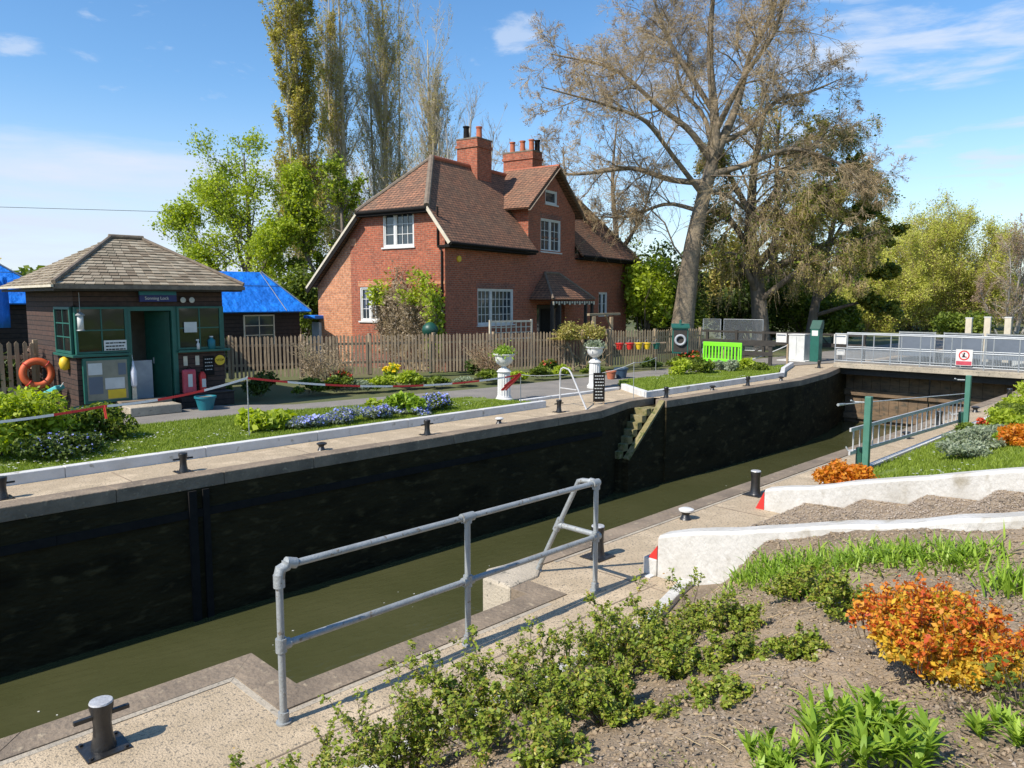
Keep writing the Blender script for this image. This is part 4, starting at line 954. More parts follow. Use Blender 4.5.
t = thing('lifebuoy','orange lifebuoy propped against the picket fence left of the kiosk','lifebuoy',(5.0,20.95,.62)); b = MB(); b.torus((0,0,.34),.29,.085,32,10,(.15,1,-.1)); b.build('ring', K['orange'], t,True)
b = MB(); [b.torus((.29*math.cos(a),-.0,.34+.29*math.sin(a)),.09,.012,12,5,(-math.sin(a),0,math.cos(a))) for a in (.8,2.4,4,5.5)]; b.build('band', K['red'], t,True)
t = thing('aqua_float','pale turquoise fender leaning at the corner of the kiosk','fender',(5.1,20.3,.42)); b = MB(); b.bar((-.12,.35,.0),(.18,-.1,.25),.28,.10); b.build('body', K['aqua'], t, bevel=.02); b = MB(); b.tube([(.18,-.1,.25),(.25,-.1,.35)], .01, 5); b.build('cord', K['paper'], t)
t = wallitem('rescue_bag','red rescue bag leaning on the kiosk wall right of the door','bag',2.50,.33,-.16); b = MB(); b.box(-.18,.16,-.06,.06,0,.62); b.build('body', K['pinkred'], t, bevel=.05); b = MB(); b.box(-.06,.05,-.067,-.06,.18,.50); b.build('badge', K['paper'], t); b = MB(); b.torus((0,0,.62),.06,.012,12,5,(0,1,0)); b.build('strap', K['blackmatt'], t)
t = wallitem('fire_extinguisher','red fire extinguisher beside the red rescue bag','fire extinguisher',2.83,.33,-.16); b = MB(); b.lathe([(.08,0),(.085,.03),(.085,.45),(.05,.52),(.03,.54)], (0,0,0), 14); b.build('cylinder', K['red'], t,True); b = MB(); b.box(-.03,.05,-.02,.02,.54,.60); b.tube([(.05,0,.57),(.12,0,.5),(.1,0,.2)], .012, 5); b.build('valve', K['blackmatt'], t)
b = MB(); b.box(-.05,.05,-.088,-.08,.15,.36); b.build('label_plate', K['paper'], t)
t = thing('shelf_plinth','dark low plinth under the red safety gear at the kiosk','plinth',(8.1,19.3,.02)); b = MB(); b.box(-.45,.9,-.2,.19,0,.33); b.build('body', K['clad_dark'], t, bevel=.01); b = MB(); b.box(-.47,.92,-.22,.19,.331,.345); b.build('top', K['darkwood'], t)
t = thing('door_step','pale concrete step in front of the kiosk door','step',(6.85,18.75,.02)); b = MB(); b.box(-.62,.55,-.25,.3,0,.22); b.build('block', K['concrete'], t, bevel=.02); b = MB(); b.box(-.62,.55,.31,.74,0,.30); b.build('upper_block', K['coping'], t, bevel=.01)
def pot(loc, r, h, m, label, cat='pot'):
    t = thing('plant_pot', label, cat, loc); b = MB(); b.lathe([(r*.7,0),(r*.98,h*.86),(r*1.08,h*.86),(r*1.08,h),(r*.95,h),(r*.9,h*.9),(.01,h*.88)], (0,0,0), 18); b.build('body', K[m], t,'auto'); b = MB(); b.lathe([(r*.88,h*.9),(.01,h*.93)], (0,0,0), 14); b.build('soil', K['soil'], t); return t
pot((8.0,18.55,.02), .24,.34,'teal','dark teal bucket pot in front of the red safety gear'); pot((5.75,18.75,.02), .13,.3,'red','small red pot at the foot of the green notice board')
pot((5.35,18.85,.02), .22,.3,'green_dk','dark green round pot beside the small red pot')
pot((20.9,16.0,.02), .17,.28,'terracotta','terracotta pot by the path in front of the timber arch'); pot((21.4,15.95,.02), .23,.36,'bluepot','dark blue glazed pot beside the terracotta pot')
# ------------------------------------------------------------------ brick house, local: x along the front, y back along the gable
HO = (19.06,22.49,0); HR = R(11.8)
hs_ = thing('brick_house', 'two storey red brick cottage with brown tiled roof and two chimneys', 'house', HO, HR)
def hw(x, y, z=0): return (HO[0]+x*math.cos(HR)-y*math.sin(HR), HO[1]+x*math.sin(HR)+y*math.cos(HR), z)
def prof_x(b, poly, x0, x1):  # polygon in (y,z) pushed along x
    n = len(poly); vs = [(x0,p[0],p[1]) for p in poly]+[(x1,p[0],p[1]) for p in poly]
    b.add(vs, [list(range(n)), list(range(n,2*n))[::-1]]+[(i,i+n,(i+1)%n+n,(i+1)%n) for i in range(n)])
def cut(o, boxes):
    m = MB()
    for q in boxes: m.box(*q)
    c = m.build('cutter', None, hs_); md = o.modifiers.new('b','BOOLEAN'); md.object = c; md.operation = 'DIFFERENCE'; md.solver = 'EXACT'
    bpy.context.view_layer.update(); dg = bpy.context.evaluated_depsgraph_get(); me = bpy.data.meshes.new_from_object(o.evaluated_get(dg)); o.modifiers.clear(); o.data = me
    bpy.data.objects.remove(c)
b = MB(); prof_x(b, [(0,-.1),(6.9,-.1),(6.9,3.25),(5.15,4.95),(0,4.95)], 1.5, 16.3); 
wl = b.build('wall', K['brick'], hs_)
b = MB(); prof_x(b, [(0,-.1),(4.9,-.1),(4.9,5.35),(4.0,6.2),(.75,6.2),(0,4.95)], 0, 1.5); gw = b.build('gable_wall', K['brick'], hs_)
b = MB(); prof_x(b, [(4.9,-.1),(6.9,-.1),(6.9,3.3),(4.9,5.3)], .03, 1.5); b.build('outshut_wall', K['brick_light'], hs_)
cg = MB(); n = 5; P = [(5.95,4.95),(10.25,4.95),(10.25,6.8),(8.1,8.5),(5.95,6.8)]
cg.add([(p[0],0,p[1]) for p in P]+[(p[0],2.6,p[1]) for p in P], [list(range(5)), list(range(5,10))[::-1]]+[(i,i+5,(i+1)%5+5,(i+1)%5) for i in range(5)]); fw_ = cg.build('gable_wall', K['brick'], hs_)
wins_f = [(2.1,4.75,1.68,3.16,(.37,),3),(7.02,8.85,4.9,6.38,(.5,),3),(12.9,13.9,1.9,3.1,(.5,),3)]
cut(wl, [(w[0],w[1],-.3,.14,w[2],w[3]) for w in (wins_f[0],wins_f[2])]+[(6.7,9.3,-.3,.5,.05,2.5)])
cut(fw_, [(7.02,8.85,-.3,.14,4.951,6.38),(7.42,8.5,-.3,.14,7.06,7.68)])
wins_g = [(1.5,3.1,4.77,6.15),(3.35,4.42,1.85,3.23)]
cut(gw, [(-.3,.14,w[0],w[1],w[2],w[3]) for w in wins_g])
def casement(x0,x1,z0,z1,axis,leaves_,cols,rows,off=.07):
    """white casement: outer frame, leaves, glazing bars, pane, sill"""
    f = MB(); gl = MB(); fw = .06
    def bx(B,a0,a1,c0,c1,d0,d1):
        if axis == 'x': B.box(a0,a1,off+d0,off+d1,c0,c1)
        else: B.box(off+d0,off+d1,a0,a1,c0,c1)
    bx(f,x0,x1,z0,z0+fw,-.05,.05); bx(f,x0,x1,z1-fw,z1,-.05,.05); bx(f,x0,x0+fw,z0+fw,z1-fw,-.05,.05); bx(f,x1-fw,x1,z0+fw,z1-fw,-.05,.05)
    e = [x0+fw]+[x0+(x1-x0)*q for q in leaves_]+[x1-fw]
    for q in e[1:-1]: bx(f,q-.04,q+.04,z0+fw,z1-fw,-.04,.05)
    for i,(a,c) in enumerate(zip(e,e[1:])):
        a += .04 if i else 0; c -= .04 if i < len(e)-2 else 0; s = .045
        bx(f,a,c,z0+fw,z0+fw+s,-.025,.03); bx(f,a,c,z1-fw-s,z1-fw,-.025,.03); bx(f,a,a+s,z0+fw+s,z1-fw-s,-.025,.03); bx(f,c-s,c,z0+fw+s,z1-fw-s,-.025,.03)
        k = cols[i]
        for j in range(1,k): q = a+s+(c-a-2*s)*j/k; bx(f,q-.012,q+.012,z0+fw+s,z1-fw-s,-.005,.02)
        for j in range(1,rows):
            z = z0+fw+s+(z1-z0-2*fw-2*s)*j/rows
            for jj in range(k): q0 = a+s+(c-a-2*s)*jj/k; q1 = a+s+(c-a-2*s)*(jj+1)/k; bx(f,q0+.012,q1-.012,z-.012,z+.012,-.004,.019)
    bx(gl,x0+.03,x1-.03,z0+.03,z1-.03,.022,.028)
    o = f.build('window', K['white'], hs_); gl.build('pane', K['glass'], o)
    s = MB(); bx(s,x0-.06,x1+.06,z0-.06,z0-.003,-.13,.05); s.build('sill', K['white'], o)
    cu = MB(); bx(cu,x0+.05,x0+.05+(x1-x0)*.13,z0+.05,z1-.05,.05,.06); bx(cu,x1-.05-(x1-x0)*.13,x1-.05,z0+.05,z1-.05,.05,.06); cu.build('curtain', K['curtain'], o)
    return o
casement(2.1,4.75,1.68,3.16,'x',(.38,),(3,5),4); casement(7.02,8.85,4.9,6.38,'x',(.5,),(2,2),3); casement(7.42,8.5,7.06,7.68,'x',(),(1,),1); casement(12.9,13.9,1.9,3.1,'x',(.5,),(1,1),2)
casement(1.5,3.1,4.77,6.15,'y',(.62,),(3,1),3); casement(3.35,4.42,1.85,3.23,'y',(.5,),(2,2),3)
# brick details: soldier arches over windows, string course, quoins, pale band
b = MB(); b.box(2.0,4.85,-.012,-.0,3.165,3.39); b.box(6.95,8.92,-.012,0,6.385,6.60); b.build('window_arch', K['brick_dark'], hs_)
b = MB(); b.box(-.012,0,1.42,3.18,6.155,6.198); b.box(-.012,-0,3.25,4.5,3.235,3.46); b.box(-.015,0,0.0,3.2,3.3,3.42); b.build('window_arch', K['brick_light'], hs_)
b = MB(); b.box(-.014,-.001,4.55,4.88,4.9,5.2); b.build('pale_patch', K['brick_light'], hs_)
b = MB(); b.box(-.02,16.32,-.03,-.001,-.1,.55); b.box(-.03,-.001,0,4.9,-.1,.55); b.build('plinth', K['brick_dark'], hs_)
t = MB(); t.tube([(.85,-.0,4.28),(.85,-.06,4.28)], [.13,.12], 10); t.build('alarm_box', K['yellow'], hs_,'auto')
# roof
b = MB(); E0, E1 = -.33, 17.0; ye = -.48; ze = 4.86; xr0, xr1, yr, zr = 2.25, 14.0, 2.4, 8.53
zh = 6.22; yh0 = ye+(zh-ze)/((zr-ze)/(yr-ye)); yh1 = 2*yr-yh0
th = .10
slp = (zr-ze)/(yr-ye); zf_ = ze+slp*(.06-ye)
b.slab([(E0,ye,ze),(5.93,ye,ze),(5.93,yr,zr),(xr0,yr,zr),(E0,yh0,zh)], th)
b.slab([(5.93,.06,zf_),(10.27,.06,zf_),(10.27,yr,zr),(5.93,yr,zr)], th)
b.slab([(10.27,ye,ze),(E1,ye,ze),(xr1,yr,zr),(10.27,yr,zr)], th)
b.slab([(E0,yh1,zh),(E0,yh0,zh),(xr0,yr,zr)], th)
b.slab([(E1,ye,ze),(E1,2*yr-ye,ze),(xr1,yr,zr)], th)
b.slab([(E1,2*yr-ye,ze),(15.9,yh1,zh),(E0,yh1,zh),(xr0,yr,zr),(xr1,yr,zr)], th)
b.slab([(E0,7.2,3.3),(E0,yh1,zh),(15.9,yh1,zh),(15.9,7.2,3.3)], th)
main_roof = b.build('roof', K['tile'], hs_)
b = MB(); kx, kz = 8.1, 8.74; el, er, ezc = 5.5, 10.7, 6.62; sl = (zr-ze)/(yr-ye)
def ymain(z): return ye+(z-ze)/sl
b.slab([(el,-.32,ezc),(kx,-.32,kz),(kx,ymain(kz)+.1,kz),(el,ymain(ezc)+.1,ezc)][::-1], .09)
b.slab([(er,-.32,ezc),(kx,-.32,kz),(kx,ymain(kz)+.1,kz),(er,ymain(ezc)+.1,ezc)], .09)
b.build('cross_roof', K['tile'], hs_)
b = MB(); b.tube([(xr0,yr,zr+.02),(xr1,yr,zr+.02)], .10, 8); b.tube([(kx,-.34,kz+.02),(kx,2.6,kz+.02)], .10, 8); b.build('ridge_tiles', K['ridge'], main_roof)
b = MB(); b.tube([(E0,yh0,zh+.0),(xr0,yr,zr+.03)], .12, 8); b.tube([(E0,yh1,zh),(xr0,yr,zr)], .09, 8); b.tube([(E1,ye,ze),(xr1,yr,zr)], .09, 8); b.build('hip_tiles', K['hip'], main_roof)
# boards, gutters, downpipe
b = MB(); b.bar((E0-.02,ye,ze-.06),(E0-.02,yh0,zh-.06),.03,.13); b.bar((E0-.02,yh1,zh-.10),(E0-.02,7.2,3.3-.10),.03,.09); b.build('barge_board', K['cream'], hs_)
b = MB(); b.bar((el,-.335,ezc-.07),(kx,-.335,kz-.07),.025,.13,(0,1,0)); b.bar((kx,-.335,kz-.07),(er,-.335,ezc-.07),.025,.13,(0,1,0)); b.build('barge_board', K['hip'], hs_)
b = MB(); b.bar((E0,yh1,zh-.25),(E0,7.2,3.3-.25),.05,.2); b.tube([(E0-.03,yh0,zh-.08),(E0-.03,yh1,zh-.08)], .06, 8); b.tube([(E0,ye-.04,ze-.06),(5.9,ye-.04,ze-.06)], .06, 8); b.tube([(10.3,ye-.04,ze-.06),(E1,ye-.04,ze-.06)], .06, 8)
b.box(E0+.02,5.9,ye+.02,0,ze-.2,ze-.12); b.box(10.3,E1-.1,ye+.02,0,ze-.2,ze-.12); b.box(E0,0,yh0,yh1,zh-.22,zh-.12); b.build('gutter', K['blackmatt'], hs_)
b = MB(); b.tube([(-.05,.3,6.2),(-.05,.3,4.75),(-.05,.12,4.55),(-.05,.12,.2)], .04, 8); b.tube([(-.05,-.4,4.78),(-.05,.3,4.70)], .04, 8); b.build('downpipe', K['blackmatt'], hs_)
# chimneys
def chimney(x0,x1,y0,y1,z0,z1,pots):
    c = MB(); c.box(x0,x1,y0,y1,z0,z1-.36); c.box(x0-.05,x1+.05,y0-.05,y1+.05,z1-.36,z1-.24); c.box(x0-.01,x1+.01,y0-.01,y1+.01,z1-.24,z1-.0); o = c.build('chimney', K['brick'], hs_)
    c = MB(); c.box(x0-.03,x1+.03,y0-.03,y1+.03,z1+.001,z1+.06); c.build('mortar_cap', K['hip'], o)
    for px, py, m_ in pots:
        c = MB(); c.lathe([(.15,0),(.13,.1),(.12,.5),(.15,.52),(.15,.58),(.10,.58),(.09,.3)], (px,py,z1+.05), 14); c.build('chimney_pot', K[m_], o,'auto')
    return o
chimney(4.85,5.95,1.95,3.05,7.2,9.72,[(5.15,2.75,'blackmatt'),(5.5,2.3,'terracotta')])
chimney(9.55,10.45,2.0,3.7,7.2,9.92,[(10,3.45,'terracotta'),(10,2.85,'terracotta'),(9.95,2.3,'terracotta'),(10.25,2.15,'blackmatt')])
# porch
b = MB(); px0,px1,pd,pz,pt_,pa,pb_ = 6.0,10.0,-1.25,2.74,3.95,7.35,8.65
b.slab([(px0,pd,pz),(px1,pd,pz),(pb_,0,pt_),(pa,0,pt_)], .07); b.slab([(px0,0,pz),(px0,pd,pz),(pa,0,pt_)], .07); b.slab([(px1,pd,pz),(px1,0,pz),(pb_,0,pt_)], .07); po = b.build('porch', K['tile'], hs_)
b = MB(); b.tube([(px0,pd,pz+.02),(pa,-.02,pt_)], .06, 6); b.tube([(px1,pd,pz+.02),(pb_,-.02,pt_)], .06, 6); b.tube([(pa,-.03,pt_),(pb_,-.03,pt_)], .06, 6); b.build('porch_hips', K['hip'], po)
b = MB()
for i in range(17): x = px0+.08+i*(px1-px0-.16)/16; b.box(x-.06,x+.06,pd-.005,pd+.02,pz-.26,pz-.10) if i % 2 == 0 else b.box(x-.06,x+.06,pd-.004,pd+.02,pz-.19,pz-.10)
b.build('scalloped_trim', K['cream'], po)
b = MB(); b.box(px0,px1,pd+.03,pd+.12,pz-.22,pz-.08)
for x in (px0+.1,px1-.1,6.75,9.25): b.box(x-.06,x+.06,pd+.04,pd+.16,0,pz-.2)
b.build('porch_frame', K['darkwood'], po)
b = MB(); b.box(6.72,9.28,.28,.34,.05,2.48); dd = b.build('front_door', K['darkwood'], hs_); 
for x0, x1 in ((6.85,7.35),(8.65,9.15)):
    f = MB(); f.box(x0,x1,.262,.278,1.1,2.3); f.build('side_light', K['glass'], dd)
b = MB(); b.box(7.5,8.5,.24,.278,.1,2.3); lf = b.build('door_leaf', K['blackmatt'], dd); b = MB(); b.lathe([(.03,0),(.03,.05)],(8.38,.22,1.15),8); b.build('handle', K['steel'], lf)

# trellis bench in front of the house
tr_ = thing('white_trellis', 'cream lattice trellis panel with a rail standing before the ground floor window', 'trellis', (21.0,20.9,.05), R(-8))
b = MB(); b.box(-1.0,1.0,-.03,.03,1.80,1.87); b.box(-1.0,1.0,-.03,.03,1.15,1.2); b.box(-1.03,-.96,-.035,.035,0,1.9); b.box(.96,1.03,-.035,.035,0,1.9); b.build('frame', K['cream'], tr_)
b = MB()
for i in range(7): x = -.96+1.92*(i+1)/8; b.box(x-.02,x+.02,-.012,.012,1.2,1.8)
b.box(-.96,.96,-.014,.010,1.40,1.43); b.box(-.96,.96,-.014,.010,1.60,1.63); b.build('lattice', K['cream'], tr_)
# timber arch with coloured pots
ar = thing('timber_arch', 'rough timber post frame beside the fence gap right of the house', 'garden frame', (23.75,18.6,.02), R(-18))
for x, y, h, r in ((-.45,0,2.05,.07),(1.0,.9,2.0,.06),(-.95,-.1,.95,.09)): b = MB(); b.box(x-r,x+r,y-r,y+r,0,h); b.build('post', K['timber'], ar, bevel=.01)
b = MB(); b.bar((-.7,-.02,2.12),(1.35,.85,2.12),.12,.09); b.bar((-.45,.0,1.5),(1.0,.9,1.5),.05,.05); b.bar((.95,.86,1.6),(.5,.6,2.08),.06,.06); b.build('beam', K['timber'], ar, bevel=.01)
b = MB(); b.bar((.3,-.25,.95),(2.4,-.85,1.02),.03,.05); b.build('pot_rail', K['fence'], ar)
for i,(x,m_,lab) in enumerate(((.55,'red','red hanging pot on the timber frame rail'),(.95,'red','second darker red hanging pot beside the first red one'),(1.3,'yellow','yellow hanging pot between the red and green ones'),(1.62,'yellow','second yellow hanging pot beside the green one'),(2.0,'green','green hanging pot at the right end of the frame rail'))):
    X = 23.75+x*math.cos(R(-18))+.33*math.sin(R(-18)); Y = 18.6+x*math.sin(R(-18))-.33*math.cos(R(-18))-.12*x*0
    t = thing('hanging_pot', lab, 'pot', (X,Y-.08*i,.78)); t['group'] = 'coloured pots hung in a row'; b = MB(); b.lathe([(.10,0),(.15,.22),(.17,.22),(.17,.26),(.14,.25),(.02,.2)], (0,0,0), 12); b.build('body', K[m_], t,'auto'); b = MB(); b.torus((0,0,.26),.12,.008,12,4,(0,1,0)); b.build('hanger', K['steel'], t)
# green ball on a post behind the fence
t = thing('green_lamp', 'round dark green topped post standing behind the picket fence', 'lamp post', (17.9,22.0,.02)); b = MB(); b.tube([(0,0,0),(0,0,1.35)], .06, 8); b.build('post', K['green_dk'], t); b = MB(); b.lathe([(.05,1.3),(.24,1.42),(.30,1.58),(.27,1.72),(.15,1.84),(.04,1.88)], (0,0,0), 16); b.build('globe', K['green_dk'], t, True)

# ------------------------------------------------------------------ sheds under blue sheets
def shed(name, label, loc, L, Dp, he, hr_, inset, wood='clad_dark', window=None, rz=0):
    t = thing(name, label, 'shed', loc, rz); b = MB(); b.box(0,L,0,Dp,0,he); b.build('wall', K[wood], t)
    b = MB(); o = .35; b.slab([(-o,-o,he),(L+o,-o,he),(L-inset,Dp/2,hr_),(inset*.2,Dp/2,hr_)], .05); b.slab([(L+o,-o,he),(L+o,Dp+o,he),(L-inset,Dp/2,hr_)], .05); b.slab([(L+o,Dp+o,he),(-o,Dp+o,he),(inset*.2,Dp/2,hr_),(L-inset,Dp/2,hr_)], .05); b.slab([(-o,Dp+o,he),(-o,-o,he),(inset*.2,Dp/2,hr_)], .05)
    r = b.build('roof', K['blue'], t); b = MB(); b.tube([(L+o,-o,he+.03),(L-inset,Dp/2,hr_+.03)], .03, 6); b.tube([(L-inset-.05,Dp/2,hr_+.01),(L-inset+.0,-o+.02,he+.02)], .02, 5); b.tube([(0,Dp*.28,he+(hr_-he)*.62+.02),(L-inset*.4,Dp*.28,he+(hr_-he)*.62+.02)], .02, 5); b.build('rope', K['bluepot'], r)
    if window: win(t, *window, 2, 3, -.0, 'x', 'cream', .05, 'glass')
    return t
shed('timber_shed', 'dark timber shed under a bright blue sheet between the kiosk and the house', (10.8,28.6,0), 5.6, 3.4, 2.25, 3.85, .75, window=(3.15,4.45,.9,2.12))
shed('timber_shed', 'second shed under a blue sheet at the left edge behind the kiosk', (3.0,28.5,0), 4.4, 3.0, 2.6, 4.15, 1.6)
t = thing('blue_tarpaulin', 'loose blue sheet hanging below the kiosk eave at the left', 'tarpaulin', (5.3,26.2,1.6)); b = MB(); vs = []; 
for i in range(7):
    for j in range(5): u = i/6; v = j/4; vs.append((-1.0+u*1.35+v*.28*(1-u), .08*math.sin(u*9+v*3), 1.75-v*1.45))
b.add(vs, [(i*5+j,(i+1)*5+j,(i+1)*5+j+1,i*5+j+1) for i in range(6) for j in range(4)]); o = b.build('sheet', K['blue'], t, True); md = o.modifiers.new('s','SOLIDIFY'); md.thickness = .02
t = thing('white_cabinet', 'small white topped cabinet with a blue cover left of the house', 'cabinet', (17.9,29.4,0)); b = MB(); b.box(-.3,.55,-.3,.3,0,1.75); b.build('body', K['paper'], t, bevel=.02); b = MB(); b.box(-.6,.8,-.45,.45,1.9,2.05); b.build('blue_cover', K['blue'], t, bevel=.03); b = MB(); b.box(0,.5,-.31,-.3,.4,1.6); b.build('door', K['bluepot'], t)

# ------------------------------------------------------------------ lock gates, bridge and the gear at the far end
gt = thing('lock_gate', 'brown timber lock gate closed across the chamber under the footbridge', 'lock gate', (32.05,9.3,-1.9))
for y0, y1 in ((-3.2,-.02),(.02,3.2)):
    b = MB(); n = 9
    for i in range(n): a = y0+(y1-y0)*i/n; c = y0+(y1-y0)*(i+1)/n; b.box(.0,.12,a+.006,c-.006,-1.5,1.9)
    lf = b.build('gate_leaf', K['gatewood'], gt)
    b = MB(); 
    for z in (-.2,.75,1.65): b.box(-.12,-.002,y0,y1,z,z+.24)
    b.box(-.14,-.003,y0,y0+.2,-1.5,-.21); b.build('cross_beam', K['gatewood'], lf)
br = thing('footbridge', 'grey footbridge with tube railings and mesh panels over the far end of the lock', 'footbridge', (31.3,12.3,0))
Y0, Y1 = .25, -14.5
b = MB(); b.box(-.35,.95,Y1,Y0,.16,.22); b.build('deck', K['concrete'], br); b = MB(); b.box(-.37,-.25,Y1,Y0,.02,.155); b.box(.85,.97,Y1,Y0,.02,.155)
b.build('beam', K['concrete'], br); b = MB(); b.box(-.1,.7,Y1,Y0,-.25,.015); b.build('girder', K['darkwood'], br)
for xx in (-.3,.9):
    b = MB(); b.tube([(xx,Y1,1.36),(xx,Y0,1.36)], .026, 8); b.tube([(xx,Y1,.80),(xx,Y0,.80)], .022, 8); b.tube([(xx,Y1,.30),(xx,Y0,.30)], .018, 6); b.build('handrail', K['steel_light'], br)
    y = Y0-.02
    while y > Y1: b = MB(); b.tube([(xx,y,.2),(xx,y,1.36)], .024, 8); b.build('post', K['steel_light'], br); y -= 1.05
    b = MB(); b.box(xx-.003,xx+.003,Y1,Y0,.30,.80); b.build('mesh_panel', K['mesh_fine'], br)
sn = thing('prohibition_sign', 'white sign with red ring and red band hung on the footbridge rail', 'sign', (30.94,7.9,.36)); b = MB(); b.box(-.012,0,-.27,.27,0,.58); b.build('plate', K['white'], sn)
b = MB(); b.torus((-.016,0,.37),.155,.022,28,6,(1,0,0),squash=.1); b.bar((-.016,.10,.47),(-.016,-.10,.27),.004,.03,(1,0,0)); b.build('red_ring', K['red'], sn); b = MB(); b.box(-.016,-.0125,-.25,.25,.02,.16); b.build('red_band', K['pinkred'], sn)
b = MB(); b.tube([(-.016,0,.44),(-.018,0,.44)], .03, 8); b.box(-.0165,-.0125,-.02,.05,.33,.41); b.box(-.0165,-.0125,-.08,.07,.30,.33); b.build('pictogram', K['black'], sn)
# grey sheeting panels and white posts beyond the bridge
for i,(y,w__,lab) in enumerate(((11.2,1.5,'slate grey sheet panel nearest the left end of the footbridge'),(9.4,1.5,'slate grey sheet panel in the middle behind the footbridge'),(7.4,2.3,'wide slate grey sheet panel behind the red ring sign'),(4.6,2.6,'slate grey sheet panel at the right edge of the photograph'))):
    t = thing('site_panel', lab, 'panel', (36.5,y,0), 0, 'grey sheet panels behind the bridge'); b = MB(); b.box(0,.05,-w__/2,w__/2,.25,1.25); b.build('sheet', K['panelgrey'], t); b = MB(); b.box(-.03,-.002,-w__/2,-w__/2+.05,0,1.32); b.box(-.03,-.002,w__/2-.05,w__/2,0,1.32); b.box(-.03,-.002,-w__/2+.05,w__/2-.05,1.25,1.31); b.build('frame', K['steel'], t)
for i,(y,h,lab) in enumerate(((10.1,1.85,'first white post behind the bridge counting from the left'),(9.35,1.9,'second white post behind the bridge'),(8.55,1.9,'white post in the middle of the row behind the bridge'),(7.75,2.15,'tall white post second from the right edge'),(7.0,2.25,'tallest white post at the right edge'))):
    t = thing('white_post', lab, 'post', (40,y,0), 0, 'white posts beyond the footbridge'); b = MB(); b.box(-.1,.1,-.13,.13,-.1,h); b.build('shaft', K['cream'], t, bevel=.02); b = MB(); b.box(-.11,.11,-.14,.14,h+.001,h+.05); b.build('cap', K['white'], t)
# control cabinet, boards, fence and gate
cc = thing('control_cabinet', 'tall green lock control cabinet with a small white label', 'cabinet', (33.3,14.3,0)); b = MB(); b.box(-.2,.2,-.2,.2,0,1.45); b.build('body', K['green'], cc, bevel=.03); b = MB(); b.add([(-.22,-.22,1.45),(.22,-.22,1.45),(.22,.22,1.45),(-.22,.22,1.45),(.05,-.22,1.82),(.22,-.22,1.82),(.22,.22,1.82),(.05,.22,1.82)], [(0,3,2,1),(0,1,5,4),(1,2,6,5),(2,3,7,6),(3,0,4,7),(4,5,6,7)]); b.build('sloping_top', K['green_dk'], cc); b = MB(); b.box(-.212,-.201,-.15,.12,1.15,1.38); b.build('label_plate', K['white'], cc)
wc = thing('white_cupboard', 'plain white cupboard standing left of the green control cabinet', 'cupboard', (33.4,15.1,0)); b = MB(); b.box(-.3,.3,-.36,.36,.05,1.16); b.build('body', K['paper'], wc, bevel=.02); b = MB(); b.box(-.33,.33,-.39,.39,1.161,1.2); b.build('lid', K['white'], wc); b = MB(); b.box(-.304,-.301,-.01,.01,.1,1.1); b.build('seam', K['steel'], wc)
b = MB(); b.box(-.7,.5,-.6,.7,0,.05); b.build('base_slab', K['white'], wc)
rf = thing('timber_rail_fence', 'dark two rail timber fence carrying white notices beside the green cabinet', 'fence', (34.2,16.6,0))
b = MB(); b.box(-.04,.04,-4.1,5.5,1.12,1.22); b.box(-.04,.04,-4.1,5.5,.62,.78); b.build('rail', K['darkwood'], rf)
for y in (-4.0,-3.0,-2.0,-.6,.6,2.0,3.6,5.3): b = MB(); b.box(-.055,.055,y-.06,y+.06,0,1.25); b.build('post', K['darkwood'], rf)
for y, z, w__, h, lab in ((13.6,.78,.55,.42,'upper white notice on the dark fence right of the cabinet'),(13.55,.30,.36,.24,'lower small white notice on the dark fence right of the cabinet'),(16.3,.75,.5,.42,'faded white and pink notice on the fence left of the white cupboard')):
    t = thing('fence_notice', lab, 'notice', (34.14,y,z)); b = MB(); b.box(-.015,-.0,-w__/2,w__/2,0,h); b.build('plate', K['white'], t); b = MB(); b.box(-.018,-.0155,-w__/2+.04,w__/2-.04,h*.72,h*.86); b.build('print', K['panelgrey'], t)
t = thing('pale_gate_post', 'short pale timber post at the end of the striped barrier rope', 'post', (31.2,14.6,0)); b = MB(); b.box(-.04,.04,-.04,.04,0,.85); b.build('shaft', K['timber'], t, bevel=.01); b = MB(); b.tube(sag((0,.02,.8),(-2.2,.9,.15),.04,6), .02, 6); b.build('rope', K['paper'], t)
dk = thing('timber_barrier', 'black stained timber trestle beside the bright green barrier', 'trestle', (29.6,15.4,0), R(-75))
for x in (-.75,.75): b = MB(); b.box(x-.07,x+.07,-.07,.07,0,1.05); b.build('post', K['darkwood'], dk, bevel=.01)
b = MB(); b.box(-.85,.95,-.10,-.072,.82,1.05); b.box(-.85,.85,-.10,-.072,.42,.58); b.bar((-.7,-.05,.1),(.5,-.05,.8),.05,.07); b.build('rail', K['darkwood'], dk); b = MB(); b.box(-1.25,-1.12,-.06,.06,0,.62); b.build('short_post', K['timber'], dk)
gb = thing('plastic_barrier', 'bright lime green plastic pedestrian barrier with slotted panel', 'barrier', (28.0,15.85,.04), R(-88))
b = MB(); b.box(-.85,.85,-.03,.03,.80,.97); b.box(-.85,.85,-.03,.03,.16,.30); b.box(-.85,-.78,-.03,.03,.30,.80); b.box(.78,.85,-.03,.03,.30,.80); b.box(-.88,-.6,-.12,.12,.06,.16); b.box(.6,.88,-.12,.12,.06,.16); b.build('frame', K['lime'], gb, bevel=.012)
b = MB()
for i in range(11): x = -.78+1.56*(i+.5)/11; b.box(x-.032,x+.032,-.02,.02,.30,.80)
b.build('slats', K['lime'], gb)
